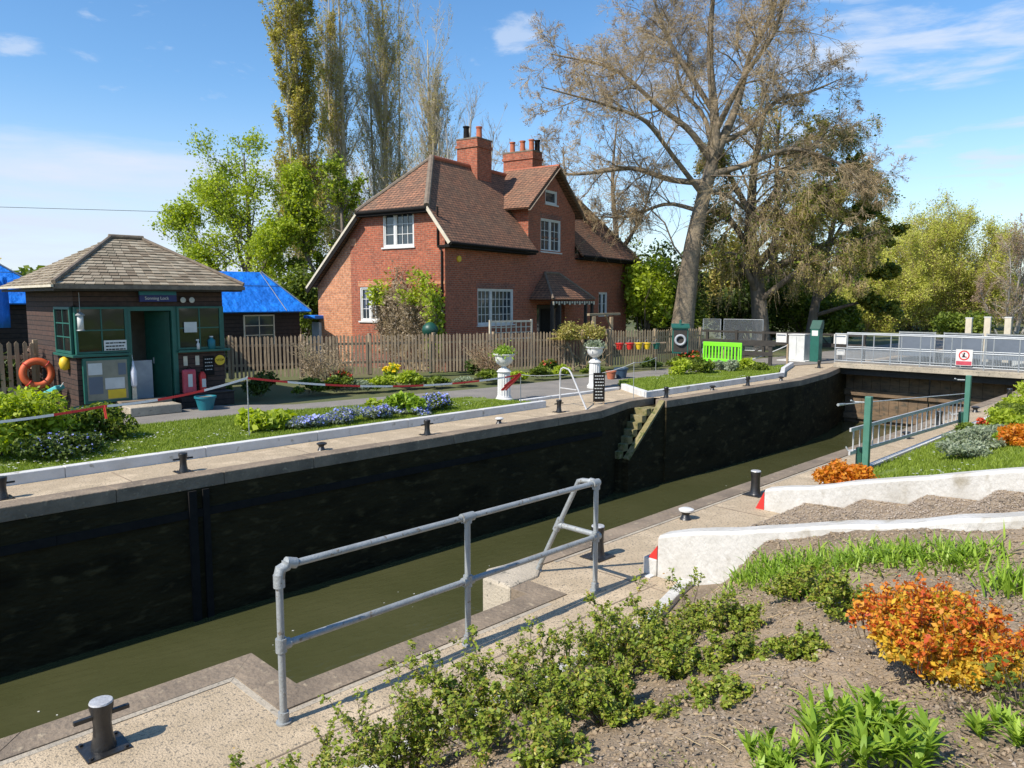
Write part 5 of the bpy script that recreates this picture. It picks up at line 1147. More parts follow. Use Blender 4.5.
for (x,y,w__,lab,rz) in ((34.6,20.2,.9,'narrow wire mesh site fence panel left of the wide one',-80),(34.8,18.6,2.0,'wide wire mesh site fence panel behind the lime green barrier',-85)):
    t = thing('mesh_fence_panel', lab, 'fence panel', (x,y,0), R(rz)); b = MB(); b.tube([(-w__/2,0,0),(-w__/2,0,1.75),(w__/2,0,1.75),(w__/2,0,0)], .025, 6); b.tube([(-w__/2,0,.25),(w__/2,0,.25)], .02, 6); b.build('frame', K['steel_light'], t); b = MB(); b.box(-w__/2+.02,w__/2-.02,-.003,.003,.27,1.73); b.build('mesh', K['mesh_fine'], t)
lb = thing('lifebuoy_cabinet', 'dark green lifebuoy cabinet with a white ring, on a post before the big trunk', 'lifebuoy cabinet', (27.1,17.25,0), R(-55))
b = MB(); b.box(-.05,.05,.1,.2,0,.7); b.build('post', K['green_dk'], lb); b = MB(); b.box(-.32,.32,-.05,.3,.52,1.58); b.build('case', K['green'], lb, bevel=.02); b = MB(); b.add([(-.36,-.12,1.56),(.36,-.12,1.56),(.36,.34,1.68),(-.36,.34,1.68),(-.36,-.12,1.62),(.36,-.12,1.62),(.36,.34,1.74),(-.36,.34,1.74)], [(0,3,2,1),(4,5,6,7),(0,1,5,4),(1,2,6,5),(2,3,7,6),(3,0,4,7)]); b.build('lid', K['green'], lb)
b = MB(); b.box(-.27,.27,-.056,-.051,.6,1.48); b.build('door', K['darkwood'], lb); b = MB(); b.torus((0,-.10,1.08),.19,.05,26,8,(0,1,0)); b.build('ring', K['curtain'], lb, True); b = MB(); b.lathe([(.05,0),(.05,.12),(.02,.15)], (0,.1,1.75), 10); b.build('finial', K['green'], lb)
# overhead wire at the far left
t = thing('overhead_wire', 'thin overhead wire crossing the sky at the left above the kiosk', 'wire', (-3,82.4,0)); b = MB(); b.tube([(0,0,10.1),(17,-17,9.3),(27,-27.1,8.9),(31,-31,8.8)], .016, 4)
b.build('cable', K['blackmatt'], t)
for x, y, z in ((0,0,10.1),(31,-31,8.8)): b = MB(); b.tube([(x,y,z+.1),(x,y,-.1)], [.09,.13], 8); b.build('pole', K['bark'], t)
# ------------------------------------------------------------------ trees
LX, LY = .705, -.71      # to the right as seen from the lock
def T(*rows): return [(r[0]*LX + (r[3] if len(r) > 3 else 0)*.71, r[0]*LY + (r[3] if len(r) > 3 else 0)*.70, r[1], r[2]) for r in rows]   # (side, height, radius, depth)
tw = dict(steps=3, sides=3, wig=.22)
tree('plane_tree', 'huge bare tree with thick pale trunk and spreading limbs right of the house', (34.5,22,0), 1,
 [T((0,-.2,.80),(.1,1,.60),(.25,2.6,.52),(.5,5.2,.44),(1.0,7.8,.36),(1.6,10.2,.28),(1.5,12,.22),(1.1,15,.15),(1.3,18.2,.10),(1.0,22,.03)),
  T((1.6,10,.26),(2.7,12.4,.18,.3),(3.3,15,.14,.6),(4.6,17.2,.10,1),(5.2,20,.03,1.5)),
  T((1.5,9.6,.2),(.2,11.2,.15,-.3),(-1.4,12.2,.12,-.5),(-3.6,14.0,.09,-1),(-6.8,14.6,.03,-1)),
  T((1.3,8.6,.17),(-.6,8.8,.14,.5),(-2.4,9.6,.12,1),(-5.4,9.2,.08,1.5),(-8.2,9.6,.03,2)),
  T((1.3,9.0,.18),(3.0,9.4,.14,-.6),(5.0,10.2,.10,-1.2),(7.2,9.4,.06,-1.6),(8.4,8.2,.02,-2)),
  T((1.6,10.5,.17),(3.4,11.3,.13,.3),(4.8,12.9,.10,.5),(6.6,13.3,.07,1),(8.2,14.0,.02,1)),
  T((1.5,12,.15),(.4,14,.11,.6),(-.8,16,.09,1),(-1.6,18.6,.06,1.5),(-3,21,.02,2)),
  T((1.1,7.9,.15),(-.8,9.6,.11,-1.5),(-2.4,11.2,.09,-2.6),(-4.8,11.6,.06,-4),(-7.4,12.0,.02,-5)),
  T((1.6,11.2,.16),(2.4,13.4,.12,-1.6),(3.6,15,.09,-2.5),(3.9,17.6,.06,-3.5),(5.4,20,.02,-4.5)),
  T((1.5,10,.15),(1.6,12.5,.11,2.4),(.6,14.2,.09,4),(.4,16.4,.06,5),(-.6,19,.02,6)),
  T((1.2,8.2,.14),(2.6,8.2,.10,1.2),(4.4,7.0,.07,2),(5.8,6.6,.02,2)),
  T((.9,7.2,.12),(-.6,7.8,.09,1),(-2.6,7.0,.07,1.6),(-4.6,7.2,.02,2))],
 [dict(per=16,tmin=.28,ang=.8,lr=.42,rr=.4,rmax=.055,steps=7,wig=.24,up=.03,sides=4), dict(per=10,tmin=.12,ang=.7,lr=.55,rr=.5,steps=4,wig=.25,up=.0,sides=3,rmin=.011),
  dict(per=9,tmin=.1,ang=.65,lr=.62,rr=.55,up=-.05,rmin=.0085,**tw), dict(per=6,tmin=.1,ang=.6,lr=.65,rr=.6,up=-.12,rmin=.007,**tw)],
 ('l_bud',24000,.06,.03,4), bark='bark_pale', twigbark='bark_twig')
tree('bare_tree', 'slim bare tree between the house and the huge pale trunk', (36.5,27,0), 2,
 [T((-.6,-.2,.3),(-.8,3,.24),(-.5,6,.17),(-.9,9.5,.1),(-.6,13,.03)), T((-.7,3.6,.16),(-2.4,6,.11,1),(-3.4,9,.07,1),(-3.6,11.5,.03,1)), T((-.6,5,.12),(.8,7.4,.08,-1),(1.4,10,.03,-1))],
 [dict(per=14,tmin=.2,ang=.7,lr=.3,rmax=.06,steps=5,wig=.2,up=.08,sides=4), dict(per=7,tmin=.15,ang=.6,lr=.55,rmin=.01,steps=4,wig=.22,up=.03,sides=3), dict(per=6,ang=.6,lr=.6,tmin=.1,rmin=.007,up=0,**tw)],
 ('l_bud',5000,.06,.04,3), bark='bark', twigbark='bark_twig')
tree('weeping_tree', 'broad tree hung with drooping brown twigs behind the mesh site fence', (40,20.2,0), 3,
 [T((0,-.2,.5),(-.3,3,.4),(-.9,6.5,.3),(-.8,10,.18),(-.2,13.2,.05)), T((-.5,4.5,.26),(1.6,7,.18,-.6),(3.6,8.8,.11,-1),(5.4,8.6,.04,-1)), T((-.7,6.5,.22),(1,9.2,.15,1),(2.8,11.4,.1,1),(5,12.2,.04,1)),
  T((-.4,4,.2),(2.2,5.6,.14,-2.4),(4.4,5.8,.05,-3)), T((-.5,5,.2),(-2.4,7.2,.13,-1),(-3.8,7.4,.05,-1.5)), T((-.3,3,.18),(-2,5.2,.12,-1.5),(-3.6,5.0,.04,-2)), T((-.3,2.6,.18),(1.4,4.6,.12,-2.5),(3.4,4.4,.04,-3.5)), T((-.7,7,.2),(-2.2,9.6,.12,0),(-3.4,10.6,.04,0)), T((-.6,5.5,.18),(.6,7.4,.12,-3),(2,7.6,.05,-4))],
 [dict(per=13,tmin=.25,ang=.8,lr=.36,rmax=.08,steps=5,wig=.2,up=-.02,sides=4), dict(per=9,tmin=.15,ang=.8,lr=.65,rmin=.012,steps=5,wig=.18,up=-.22,sides=3), dict(per=7,ang=.5,lr=.9,tmin=.05,rmin=.008,steps=4,wig=.16,up=-.35,sides=3), dict(per=3,ang=.5,lr=.8,tmin=.05,rmin=.007,steps=3,wig=.16,up=-.35,sides=3)],
 ('l_olive',60000,.07,.12,4), ('l_mid',9000,.13,.2,2), bark='bark', twigbark='bark_twig')
tree('maple_tree', 'leafy maple with layered branches at the left of the yellow willow', (45.0,18.6,0), 4,
 [T((-1.2,-.2,.3),(-.8,3,.24),(-.2,6,.16),(.2,8.4,.08),(.6,10,.03)), T((-.8,2.6,.14),(.8,4.2,.10,-1),(2.5,4.4,.03,-1)), T((-.5,4.2,.13),(1.3,6.2,.09,-.4),(3.1,6.7,.03,0)), T((-.3,5.4,.12),(1,7.4,.07,1),(2.5,8.0,.03,1)), T((-.8,3,.13),(-2,5.2,.09,1),(-2.4,7.6,.03,1)), T((-.9,1.8,.12),(.8,2.6,.08,-2),(2.2,2.4,.03,-2.4))],
 [dict(per=11,tmin=.3,ang=.85,lr=.34,rmax=.06,steps=4,wig=.2,up=.02,sides=4,flat=.45), dict(per=8,tmin=.2,ang=.8,lr=.5,rmin=.012,steps=3,wig=.2,up=0,sides=3,flat=.35)],
 ('l_maple',19000,.19,.11,2), ('l_dark',6000,.18,.12,2), bark='bark')
tree('tall_thin_tree', 'half bare tree with small olive leaves rising behind the weeping one', (46.5,23.2,0), 14,
 [T((0,-.2,.36),(.2,4,.28),(.4,8,.2),(.2,12,.12),(.4,14.5,.03)), T((.3,7,.14),(2.2,9.2,.10,0),(4.2,10.4,.06,0),(5.8,10.2,.03,0)), T((.3,5.5,.13),(2.4,7.6,.09,1),(4.6,8.2,.05,1),(6.2,9.0,.02,1)), T((.3,8.6,.12),(1.6,11.4,.07,-1),(3.0,13.0,.03,-1))],
 [dict(per=13,tmin=.25,ang=.8,lr=.34,rmax=.06,steps=5,wig=.25,up=.03,sides=4), dict(per=9,tmin=.15,ang=.7,lr=.5,rmin=.012,steps=4,wig=.25,up=0,sides=3), dict(per=6,ang=.6,lr=.6,tmin=.1,rmin=.008,up=0,**tw)],
 ('l_olive',13000,.11,.08,3), ('l_maple',2500,.16,.1,2), bark='bark', twigbark='bark_twig')
# poplars
def poplar(label, base, seed, h, wdt, leaf, bark_='bark_poplar', twig='bark_poplar', rb=.36, per=60, stems=1, name='poplar_tree'):
    rg = random.Random(seed); tr = [T((0,-.2,rb),(.05,h*.3,rb*.75),(rg.uniform(-.2,.2),h*.65,rb*.4),(0,h,.03))]
    for i in range(stems-1):
        s = rg.uniform(-1,1)*wdt*.28; d = rg.uniform(-1,1); z0 = h*rg.uniform(.03,.2); tr.append(T((0,z0,rb*.5),(s*.7,z0+h*.15,rb*.42,d*.6),(s,z0+h*.4,rb*.25,d),(s*1.1,h*rg.uniform(.75,.98),.03,d)))
    lr = wdt*.5/math.sin(.30)/h*1.22
    return tree(name, label, base, seed, tr, [dict(per=int(per*1.35)//stems,tmin=.08,ang=.42,lr=lr,rr=.35,rmax=.07,steps=6,wig=.06,up=.10,sides=4,lshape=.45), dict(per=14,tmin=.10,ang=.38,lr=.40,rmin=.013,steps=4,wig=.12,up=.08,sides=3), dict(per=8,tmin=.1,ang=.4,lr=.55,rmin=.011,steps=3,wig=.15,up=.06,sides=3)],
        leaf, bark=bark_, twigbark=twig)
poplar('tall yellow green poplar left of the bare ones, with fresh leaves', (32.4,55.7,0), 21, 31, 3.5, ('l_poplar',70000,.14,.14,3), per=84, stems=4)
poplar('bare brownish poplar nearest the gap beside the leafy yellow one', (37.2,57.2,0), 22, 31, 3.6, ('l_poplar',26000,.12,.12,3), per=110, stems=4)
poplar('tallest middle poplar of dark upright stems behind the house', (41.0,56.4,0), 23, 32, 4.9, ('l_poplar',26000,.12,.12,3), per=120, stems=5)
poplar('shorter poplar at the right of the row, grey and nearly leafless', (42.0,51.5,0), 24, 24, 4.6, ('l_olive',5000,.12,.10,3), per=80, stems=4)
tree('birch_tree', 'pale grey bare tree with upswept twigs just left of the first chimney', (38.6,43.6,0), 31,
 [T((0,-.2,.25),(.1,5,.2),(.3,11,.12),(.8,16.8,.03)), T((0,3,.14),(-2,8,.1,0),(-3,13,.04,0)), T((.1,4,.14),(1.8,8.5,.1,0),(2.4,15,.04,0)), T((.1,5,.13),(-.8,10,.08,1),(-1.2,15.5,.03,1))],
 [dict(per=22,tmin=.25,ang=.5,lr=.28,rmax=.05,steps=5,wig=.13,up=.12,sides=4), dict(per=7,tmin=.15,ang=.5,lr=.5,rmin=.011,steps=4,wig=.15,up=.08,sides=3), dict(per=5,ang=.5,lr=.6,tmin=.1,rmin=.009,up=.06,**tw)], None, bark='bark_white', twigbark='bark_white')
tree('lime_tree', 'bright green young leafed tree left of the poplars above the blue shed', (22.0,44.2,0), 41,
 [T((0,-.2,.3),(-.1,3,.24),(.2,6.5,.15),(0,11.3,.03)), T((0,2.4,.16),(-2.4,5.2,.1,0),(-3.8,7.4,.03,0)), T((0,3,.15),(2,6,.1,0),(2.8,9.4,.03,0)), T((0,2,.13),(-2,3.4,.09,-1.4),(-3.8,3.9,.03,-2)), T((0,2.6,.13),(1.6,4.6,.09,-2),(2.6,6.5,.03,-2.4)), T((0,3.6,.12),(-1.2,7,.08,1),(-2.2,9.6,.03,1))],
 [dict(per=15,tmin=.2,ang=.75,lr=.40,rmax=.055,steps=4,wig=.18,up=.05,sides=4), dict(per=9,tmin=.1,ang=.75,lr=.6,rmin=.012,steps=4,wig=.2,up=.02,sides=3), dict(per=5,tmin=.1,ang=.7,lr=.6,rmin=.008,steps=3,wig=.2,up=0,sides=3)], ('l_spring',52000,.135,.2,3), bark='bark', twigbark='bark')
tree('bushy_tree', 'olive and green half leafed tree between the bright green tree and the house', (24.6,39.6,0), 42,
 [T((.6,-.2,.26),(.5,3,.2),(1,6,.13),(.8,9.8,.03)), T((.5,2.4,.14),(-1.2,5,.1,0),(-1.6,8.4,.03,0)), T((.5,2,.14),(2.4,5,.1,0),(3.4,7.4,.03,0)), T((.5,1.6,.12),(2,3.4,.08,-1),(3.8,4.6,.03,-1))],
 [dict(per=13,tmin=.2,ang=.7,lr=.36,rmax=.06,steps=4,wig=.2,up=.05,sides=4), dict(per=7,tmin=.15,ang=.65,lr=.55,rmin=.012,steps=4,wig=.22,up=.02,sides=3), dict(per=4,ang=.6,lr=.6,tmin=.1,rmin=.008,up=0,**tw)], ('l_mid',15000,.15,.12,2), ('l_spring',8000,.17,.2,2), bark='bark', twigbark='bark_twig')
# willow and the trees at the right edge
def fan(seed, n, w, h, r=.12):
    rg = random.Random(seed); out = []
    for i in range(n):
        s = (i/(n-1)-.5)*2; s += rg.uniform(-.1,.1); d = rg.uniform(-1,1)*w*.3; hh = h*(1-.42*s*s)*rg.uniform(.74,.98)
        out.append(T((s*w*.12,-.1,r),(s*w*.3,hh*.35,r*.6,d*.5),(s*w*.42,hh*.68,r*.35,d),(s*w*.5,hh,.02,d)))
    return out
WL = [dict(per=22,tmin=.03,ang=.7,lr=.42,rmax=.03,steps=5,wig=.10,up=.12,sides=3,lshape=.5), dict(per=12,tmin=.05,ang=.55,lr=.55,rmin=.013,steps=4,wig=.12,up=.05,sides=3), dict(per=4,tmin=.1,ang=.4,lr=.6,rmin=.011,steps=3,wig=.12,up=.0,sides=3)]
tree('willow_tree', 'wide yellow green willow behind the footbridge', (78.6,23.0,-.8), 51, fan(5,28,15,11.8,.07), WL, ('l_willow',220000,.115,.2,3), bark='bark_twig', twigbark='bark_twig')
tree('willow_tree', 'lower yellow green willow mound left of the wide willow behind the maple', (70,25.5,-.8), 52, fan(6,13,9,7.2,.07), WL, ('l_willow',80000,.115,.17,3), bark='bark_twig', twigbark='bark_twig')
tree('reddish_tree', 'bare reddish brown tree at the right edge beyond the willow', (74,15.5,-.8), 53, fan(9,7,6.5,10.6,.13), [dict(per=18,tmin=.15,ang=.6,lr=.34,rmax=.06,steps=5,wig=.2,up=.05,sides=4), dict(per=9,tmin=.1,ang=.6,lr=.5,rmin=.016,steps=4,wig=.22,up=0,sides=3), dict(per=5,tmin=.1,ang=.5,lr=.6,rmin=.012,up=0,**tw)], ('l_reddish',9000,.09,.1,3), bark='bark_white', twigbark='bark_twig')
bush('green_shrub','fresh green shrub at the foot of the willow by the white posts',(60,15.6,-.5),2.6,2.0,3.2,7000,.2,'l_mid',61)
# background greenery, each its own plant
for i,(x,y,rx,h,n,m_,lab) in enumerate((
 (35.6,25.0,2.5,5.6,15000,'l_spring','yellow green laurel between the house end and the big trunk'),
 (32.2,27.6,2.2,6.4,13000,'l_dark','dark evergreen hard against the far end of the house'),
 (38.6,24.8,2.2,4.2,10000,'l_mid','mid green rounded bush just right of the big trunk'),
 (41.5,27.5,2.6,6.6,10000,'l_dark','dark tall bush behind the weeping tree'),
 (45.5,23.6,2.6,4.6,9000,'l_dark','dark dense bush behind the mesh site fence'),
 (47.5,21.0,2.6,4.0,9000,'l_mid','green bush behind the white cupboard'),
 (46.5,18.8,1.8,3.0,7000,'l_mid','green bush behind the green control cabinet'),
 (47.5,25.8,2.8,8.2,9000,'l_olive','tall olive toned bush showing between the trunks right of the plane'),
 (51.5,22.6,2.8,7.2,9000,'l_mid','tall green bush behind the weeping tree at the right'),
 (39.5,31.5,3.2,8.0,11000,'l_mid','big leafy green tree top showing over the house ridge end'),
 (21.2,37.0,2.2,4.4,10000,'l_mid','bush of mixed green right behind the blue covered shed'),
 (25.2,36.4,2.0,5.6,10000,'l_spring','bright green bush in the gap left of the house gable'),
 (17.2,41.0,2.6,3.8,8000,'l_olive','olive bush just left of the bright green tree'),
 (27.5,41.8,2.6,6.4,8000,'l_dark','dark green bush behind the gap by the house'))):
    bush('background_bush' if h < 6 else 'evergreen_tree', lab, (x,y,0), rx, rx, h, n, .22 if m_ != 'l_mid' else .19, m_, 70+i, k=14, lump=.4, stems=16, cat='bush')
for i,(x,y,h,r,lab) in enumerate(((27.4,142,12,5,'distant round tree at the left edge of the sky'),(44.5,112,9,6,'distant trees low on the skyline between kiosk and green tree'),(35.5,124,7,4,'faint distant tree top just above the kiosk roof'))):
    bush('distant_tree', lab, (x,y,0), r, r, h, 5000, .45, 'l_olive', 90+i, cat='tree', k=12)
rng = np.random.default_rng(77); n = 60000; a = rng.uniform(R(-8), R(100), n); d = rng.uniform(105,150,n); hgt = 4+5*fbm(a*14, d*0+2, 5); C = np.stack([np.cos(a)*d, np.sin(a)*d, rng.uniform(0,1,n)**.7*hgt], 1)
tag(quads('far_wood', leaves(rng, C, .9, .7), 4, K['l_mid']), 'distant belt of trees on the skyline', 'woodland', kind='stuff')

# ------------------------------------------------------------------ garden plants
def strap(name, label, loc, r, n, L_, w_, m, seed, h=0, cat='plant', group=None, zf=None, **k):
    rg = np.random.default_rng(seed); root = thing(name, label, cat, loc, 0, group); C = np.column_stack([rg.normal(size=(n,2))*r*.45, np.zeros(n)])
    if zf is not None: C[:,2] = zf(C[:,0]+loc[0], C[:,1]+loc[1]) - loc[2]
    blade_mesh('foliage', rg, C, L_, w_, K[m], root, **k); b = MB(); [b.tube([(0,0,-.02),(rg.normal()*.02,rg.normal()*.02,.05)], .008, 4) for i in range(6)]; b.build('stem', K['stem'], root); return root
# climber on the gable
rng = np.random.default_rng(8); cl = thing('wall_climber', 'tangled half bare climber with green tips on the sunlit house gable', 'climber', hw(-.15,1.5), HR)
P0 = np.stack([np.full(34,-.02), rng.uniform(-.9,1.1,34), np.zeros(34)],1); D = np.stack([rng.normal(size=34)*.04, rng.normal(size=34)*.35, np.ones(34)],1)
A1 = branchset(rng, P0, D, rng.uniform(2.6,4.1,34), np.full(34,.02), 7, .16, .05); sp = spawn(rng, A1[0], A1[1], rng.uniform(2.6,4.0,34), 24, .25, 1, .9, .4); A2 = branchset(rng, sp[0], sp[1], sp[2], np.maximum(sp[3],.007), 5, .35, -.05); sp3 = spawn(rng, A2[0], A2[1], sp[2], 6, .2,1,.8,.6); A3 = branchset(rng, sp3[0], sp3[1], sp3[2], np.maximum(sp3[3],.005), 4, .35, -.1)
for A in (A1,A2,A3): A[0][...,0] = -np.abs(A[0][...,0])*.55; A[0][...,1] = np.clip(A[0][...,1],-1.45,1.5)
V, F = tubes([A1,A2,A3],[5,4,3]); indexed('branches', V, F, K['bark_twig'], cl, True)
C = along(rng, A3[0], 16000, .09); top = 2.3 + .9*((C[:,1] < -.4).astype(float)) ; keep = (C[:,2] > 2.5) & ((C[:,1] < -.2) | (C[:,1] > 1.0)) | ((C[:,1] < -1.0) & (rng.uniform(size=len(C)) < .6)); C2 = C[keep]; C2[:,0] = -np.abs(C2[:,0])
quads('foliage', leaves(rng, C2, .12, .7), 4, K['l_spring'], cl); C3 = C[~keep][:7500]; C3[:,0] = -np.abs(C3[:,0]); quads('dry_foliage', leaves(rng, C3, .09, .5), 4, K['l_drytwig'], cl)
# standard shrub in front of the house
rng = np.random.default_rng(9); sb = thing('wisteria_standard', 'gnarled umbrella shaped shrub on twisted stems right of the porch', 'shrub', (22.6,18.9,0))
sets = []
P0 = np.array([(-.1,.1,0),(.35,-.35,0),(-.35,.35,0)]); D = np.array([(.0,0,1.),(.1,-.1,1.),(-.05,.08,1.)]); A1 = branchset(rng, P0, D, np.array([1.5,1.6,1.5]), np.array([.06,.05,.045]), 7, .14, .05, .4)
sp = spawn(rng, A1[0], A1[1], np.array([1.6]*3), 12, .6, 1, 1.0, .6); A2 = branchset(rng, sp[0], sp[1], sp[2], np.maximum(sp[3],.012), 4, .25, .12); sp3 = spawn(rng, A2[0], A2[1], sp[2], 9, .2, 1, .8, .6); A3 = branchset(rng, sp3[0], sp3[1], sp3[2], np.full(len(sp3[2]),.008), 4, .3, -.05)
V, F = tubes([A1,A2,A3],[7,4,3]); indexed('stem', V, F, K['bark_pale'], sb, True); C = along(rng, A3[0], 4600, .09); C[:,2] = np.maximum(C[:,2],1.25); quads('crown', leaves(rng, C, .085, .5), 4, K['l_olive'], sb)
rng = np.random.default_rng(10); tv = thing('twisted_vine', 'tangle of twisted bare stems against the fence under the umbrella shrub', 'vine', (23.0,18.55,0)); P0 = np.column_stack([rng.uniform(-.4,.3,26), rng.uniform(-.3,.4,26), np.zeros(26)]); A = branchset(rng, P0, np.tile([0,0,1.],(26,1)), rng.uniform(.9,1.5,26), np.full(26,.022), 8, .35, .1, .5); V, F = tubes([A],[5]); indexed('stem', V, F, K['timber'], tv, True)
# border in front of the fence
bl_ = [((9.0,19.9),.55,.5,'l_dark','dark leafy plant right of the kiosk beside the path'),((10.2,20.0),.7,.75,'l_dark','taller dark plant by the fence right of the kiosk'),((11.5,19.6),.6,.45,'l_mid','low mid green plant in the shaded border'),
 ((12.2,19.3),.5,.5,'l_mid','green clump left of the brown bare bush'),((12.9,19.2),.5,.38,'l_sage','greyish clump in the border before the brown bare bush'),((13.5,19.1),.55,.5,'l_spring','bright green clump left of the daffodils'),
 ((14.5,19.0),.55,.55,'l_spring','bright green clump below the daffodils'),((15.3,18.6),.5,.35,'l_mid','low clump right of the daffodils'),((16.2,18.3),.55,.30,'l_sage','pale grey low clump in the middle of the border'),
 ((17.2,18.2),.6,.42,'l_mid','rounded green clump behind the first urn'),((18.3,17.9),.6,.38,'l_spring','bright low clump behind the first urn'),((19.3,17.8),.5,.4,'l_mid','green clump between the two urns'),((20.3,17.7),.5,.42,'l_spring','light clump left of the second urn'),
 ((18.2,19.6),.6,.85,'l_dark','dark spiky shrub against the fence between the urns'),((21.8,17.6),.5,.35,'l_mid','small green clump behind the blue pot'),((24.8,17.0),.6,.45,'l_dark','dark low plant under the hanging pots'),((26.2,16.6),.7,.5,'l_mid','green plants below the lifebuoy cabinet'),
 ((23.2,14.8),.7,.62,'l_spring','bright leafy plant at the left of the second lawn bed'),((24.3,14.5),.7,.72,'l_mid','rounded plant in the bed on the second lawn'),((25.6,14.3),.6,.6,'l_sage','grey green plant in the bed on the second lawn'),((27.0,14.2),.7,.5,'l_spring','green plant at the right end of the second lawn bed'),((26.6,13.6),.5,.35,'l_mid','low plant in front of the lime green barrier')]
for i,((x,y),r,h,m_,lab) in enumerate(bl_): bush('border_plant', lab, (x,y,.03), r, r*.8, h, 1500, .10 if m_ != 'l_sage' else .08, m_, 120+i, cat='plant', k=8, stems=8, aspect=.55)
bush('daffodils','clump of yellow daffodils before the picket fence',(14.3,19.6,.03),.35,.3,.78,900,.10,'l_lily',150,cat='flowers',k=6,stems=8,aspect=.3,flower=('l_daff',70,.13,.55))
bush('red_flowers','clump of dull red flowers low in the border left of the daffodils',(12.9,20.4,.03),.5,.4,.65,900,.10,'l_mid',151,cat='flowers',k=6,stems=8,flower=('l_redflower',60,.10,.5))
bush('red_flowers','orange red flowers below the lifebuoy cabinet',(27.6,17.2,.03),.7,.5,.75,1100,.11,'l_mid',152,cat='flowers',k=6,stems=8,flower=('l_redflower',110,.11,.45))
bush('red_flowers','small red tulips by the fence between the two urns',(20.6,18.6,.03),.5,.4,.6,800,.10,'l_mid',153,cat='flowers',k=6,stems=8,flower=('l_redflower',40,.10,.5))
twiggy('bare_bush','rounded bare brown bush against the fence in front of the shed',(12.6,20.6,.0),.9,1.35,160,44,'bark_twig',('l_drytwig',2600,.05,.03),r0=.014,spread=.55)
twiggy('bare_bush','bare pinkish twiggy bush just right of the first urn',(18.0,18.9,.0),.8,1.15,161,40,'bark_twig',('l_bud',2200,.05,.03),r0=.012,spread=.5)
bush('ivy_shrub','dark leafy shrub over the picket fence at the far left',(3.6,21.9,.0),1.5,.7,2.0,4500,.12,'l_dark',162,k=12); bush('ivy_shrub','reddish leaved shrub between the fence and the kiosk side wall',(5.05,22.2,.0),.3,.5,1.9,1200,.11,'l_reddish',163,k=6)
bush('ivy_shrub','dark climber covering the fence right of the kiosk',(10.3,24.4,.0),1.3,.5,2.1,3800,.13,'l_dark',164,k=10)
# the bush by the left lawn and the blue flower bed
bush('garden_bush','large light green bush at the left edge on the long lawn',(3.0,14.9,.1),1.25,.95,1.15,9000,.085,'l_spring',170,k=16,stems=30)
bush('garden_bush','smaller green bush right of the large one before the kiosk',(4.3,15.4,.1),.8,.75,.85,5000,.08,'l_mid',171,k=12,stems=20)
bush('garden_bush','dark low bush with tiny blue flowers in front of the large green one',(3.6,14.0,.1),1.0,.6,.48,4200,.06,'l_dark',172,k=12,stems=20,flower=('l_forget',240,.035,.3))
bush('leafy_clump','bright leafy clump at the left end of the blue flower bed',(7.35,14.2,.1),.62,.5,.62,2600,.13,'l_spring',173,cat='plant',k=10,aspect=.85)
bush('leafy_clump','bright leafy clump rising in the right part of the blue flower bed',(10.7,13.95,.1),.5,.45,.66,2100,.13,'l_lily',174,cat='plant',k=9,aspect=.85)
for i,(x,y,r,h,lab) in enumerate(((8.0,13.75,.55,.34,'first drift of blue forget-me-nots right of the leafy clump'),(8.8,13.75,.6,.36,'second drift of blue forget-me-nots'),(9.7,13.75,.6,.36,'middle of the blue flower drifts, before the bright clump'),(10.6,13.62,.5,.26,'low blue flowers in front of the bright clump'),(11.45,13.85,.6,.40,'densest drift of blue flowers at the right end of the bed'))):
    bush('forget_me_nots', lab, (x,y,.1), r, .42, h, 2600, .055, 'l_sage' if i != 4 else 'l_mid', 180+i, cat='flowers', k=10, stems=10, flower=('l_forget',620 if i != 4 else 900,.045,.35), group='drifts of blue flowers')
bush('leafy_clump','small leafy tuft between the blue drifts',(9.95,14.1,.1),.3,.3,.5,900,.11,'l_spring',190,cat='plant',k=6)
# the right hand bank
bush('orange_shrub','small dense orange yellow shrub behind the end of the farther painted wall',(10.45,4.05,.05),.52,.42,.50,5200,.05,'l_orange',200,k=14,stems=30)
bush('orange_shrub','orange shrub at the right edge above the grey leaved plants',(13.9,2.55,.45),.75,.5,.42,5200,.055,'l_orange',201,k=14,stems=30)
for i,(x,y,r,h,m_,lab) in enumerate(((12.7,3.15,.55,.30,'l_sage','silvery grey plants nearest the grass on the bank'),(13.6,3.2,.6,.34,'l_sage','silvery grey plants in the middle of the bank'),(14.6,3.25,.6,.36,'l_sage','silvery grey plants at the far end of the grey patch'),(14.0,2.95,.2,.26,'l_lily','bright green rosette among the silvery plants'),
  (16.2,3.3,.8,.40,'l_spring','green plants behind the silvery patch'),(18.0,3.6,.8,.45,'l_mid','bushy green plants below the farther green post'),(16.5,2.6,1.0,.55,'l_mid','tall green plants at the right edge of the bank'),(20.0,3.7,.8,.55,'l_spring','far green plants along the white kerb'),(22.5,4.0,.9,.65,'l_spring','farthest leafy plants near the footbridge'),(15.6,3.7,.5,.3,'l_mid','low green tuft beside the grey patch by the kerb'))):
    bush('bank_plant', lab, (x,y,float(np.clip((4.5-y)*.27,0,1.3))), r, r*.7, h, 2600, .06 if m_ == 'l_sage' else .085, m_, 210+i, cat='plant', k=10, stems=12, aspect=.4)
bush('red_clump','small purple red clump at the foot of the farther green post',(17.75,4.05,.1),.2,.15,.28,500,.05,'l_redflower',225,cat='plant',k=5,stems=8)
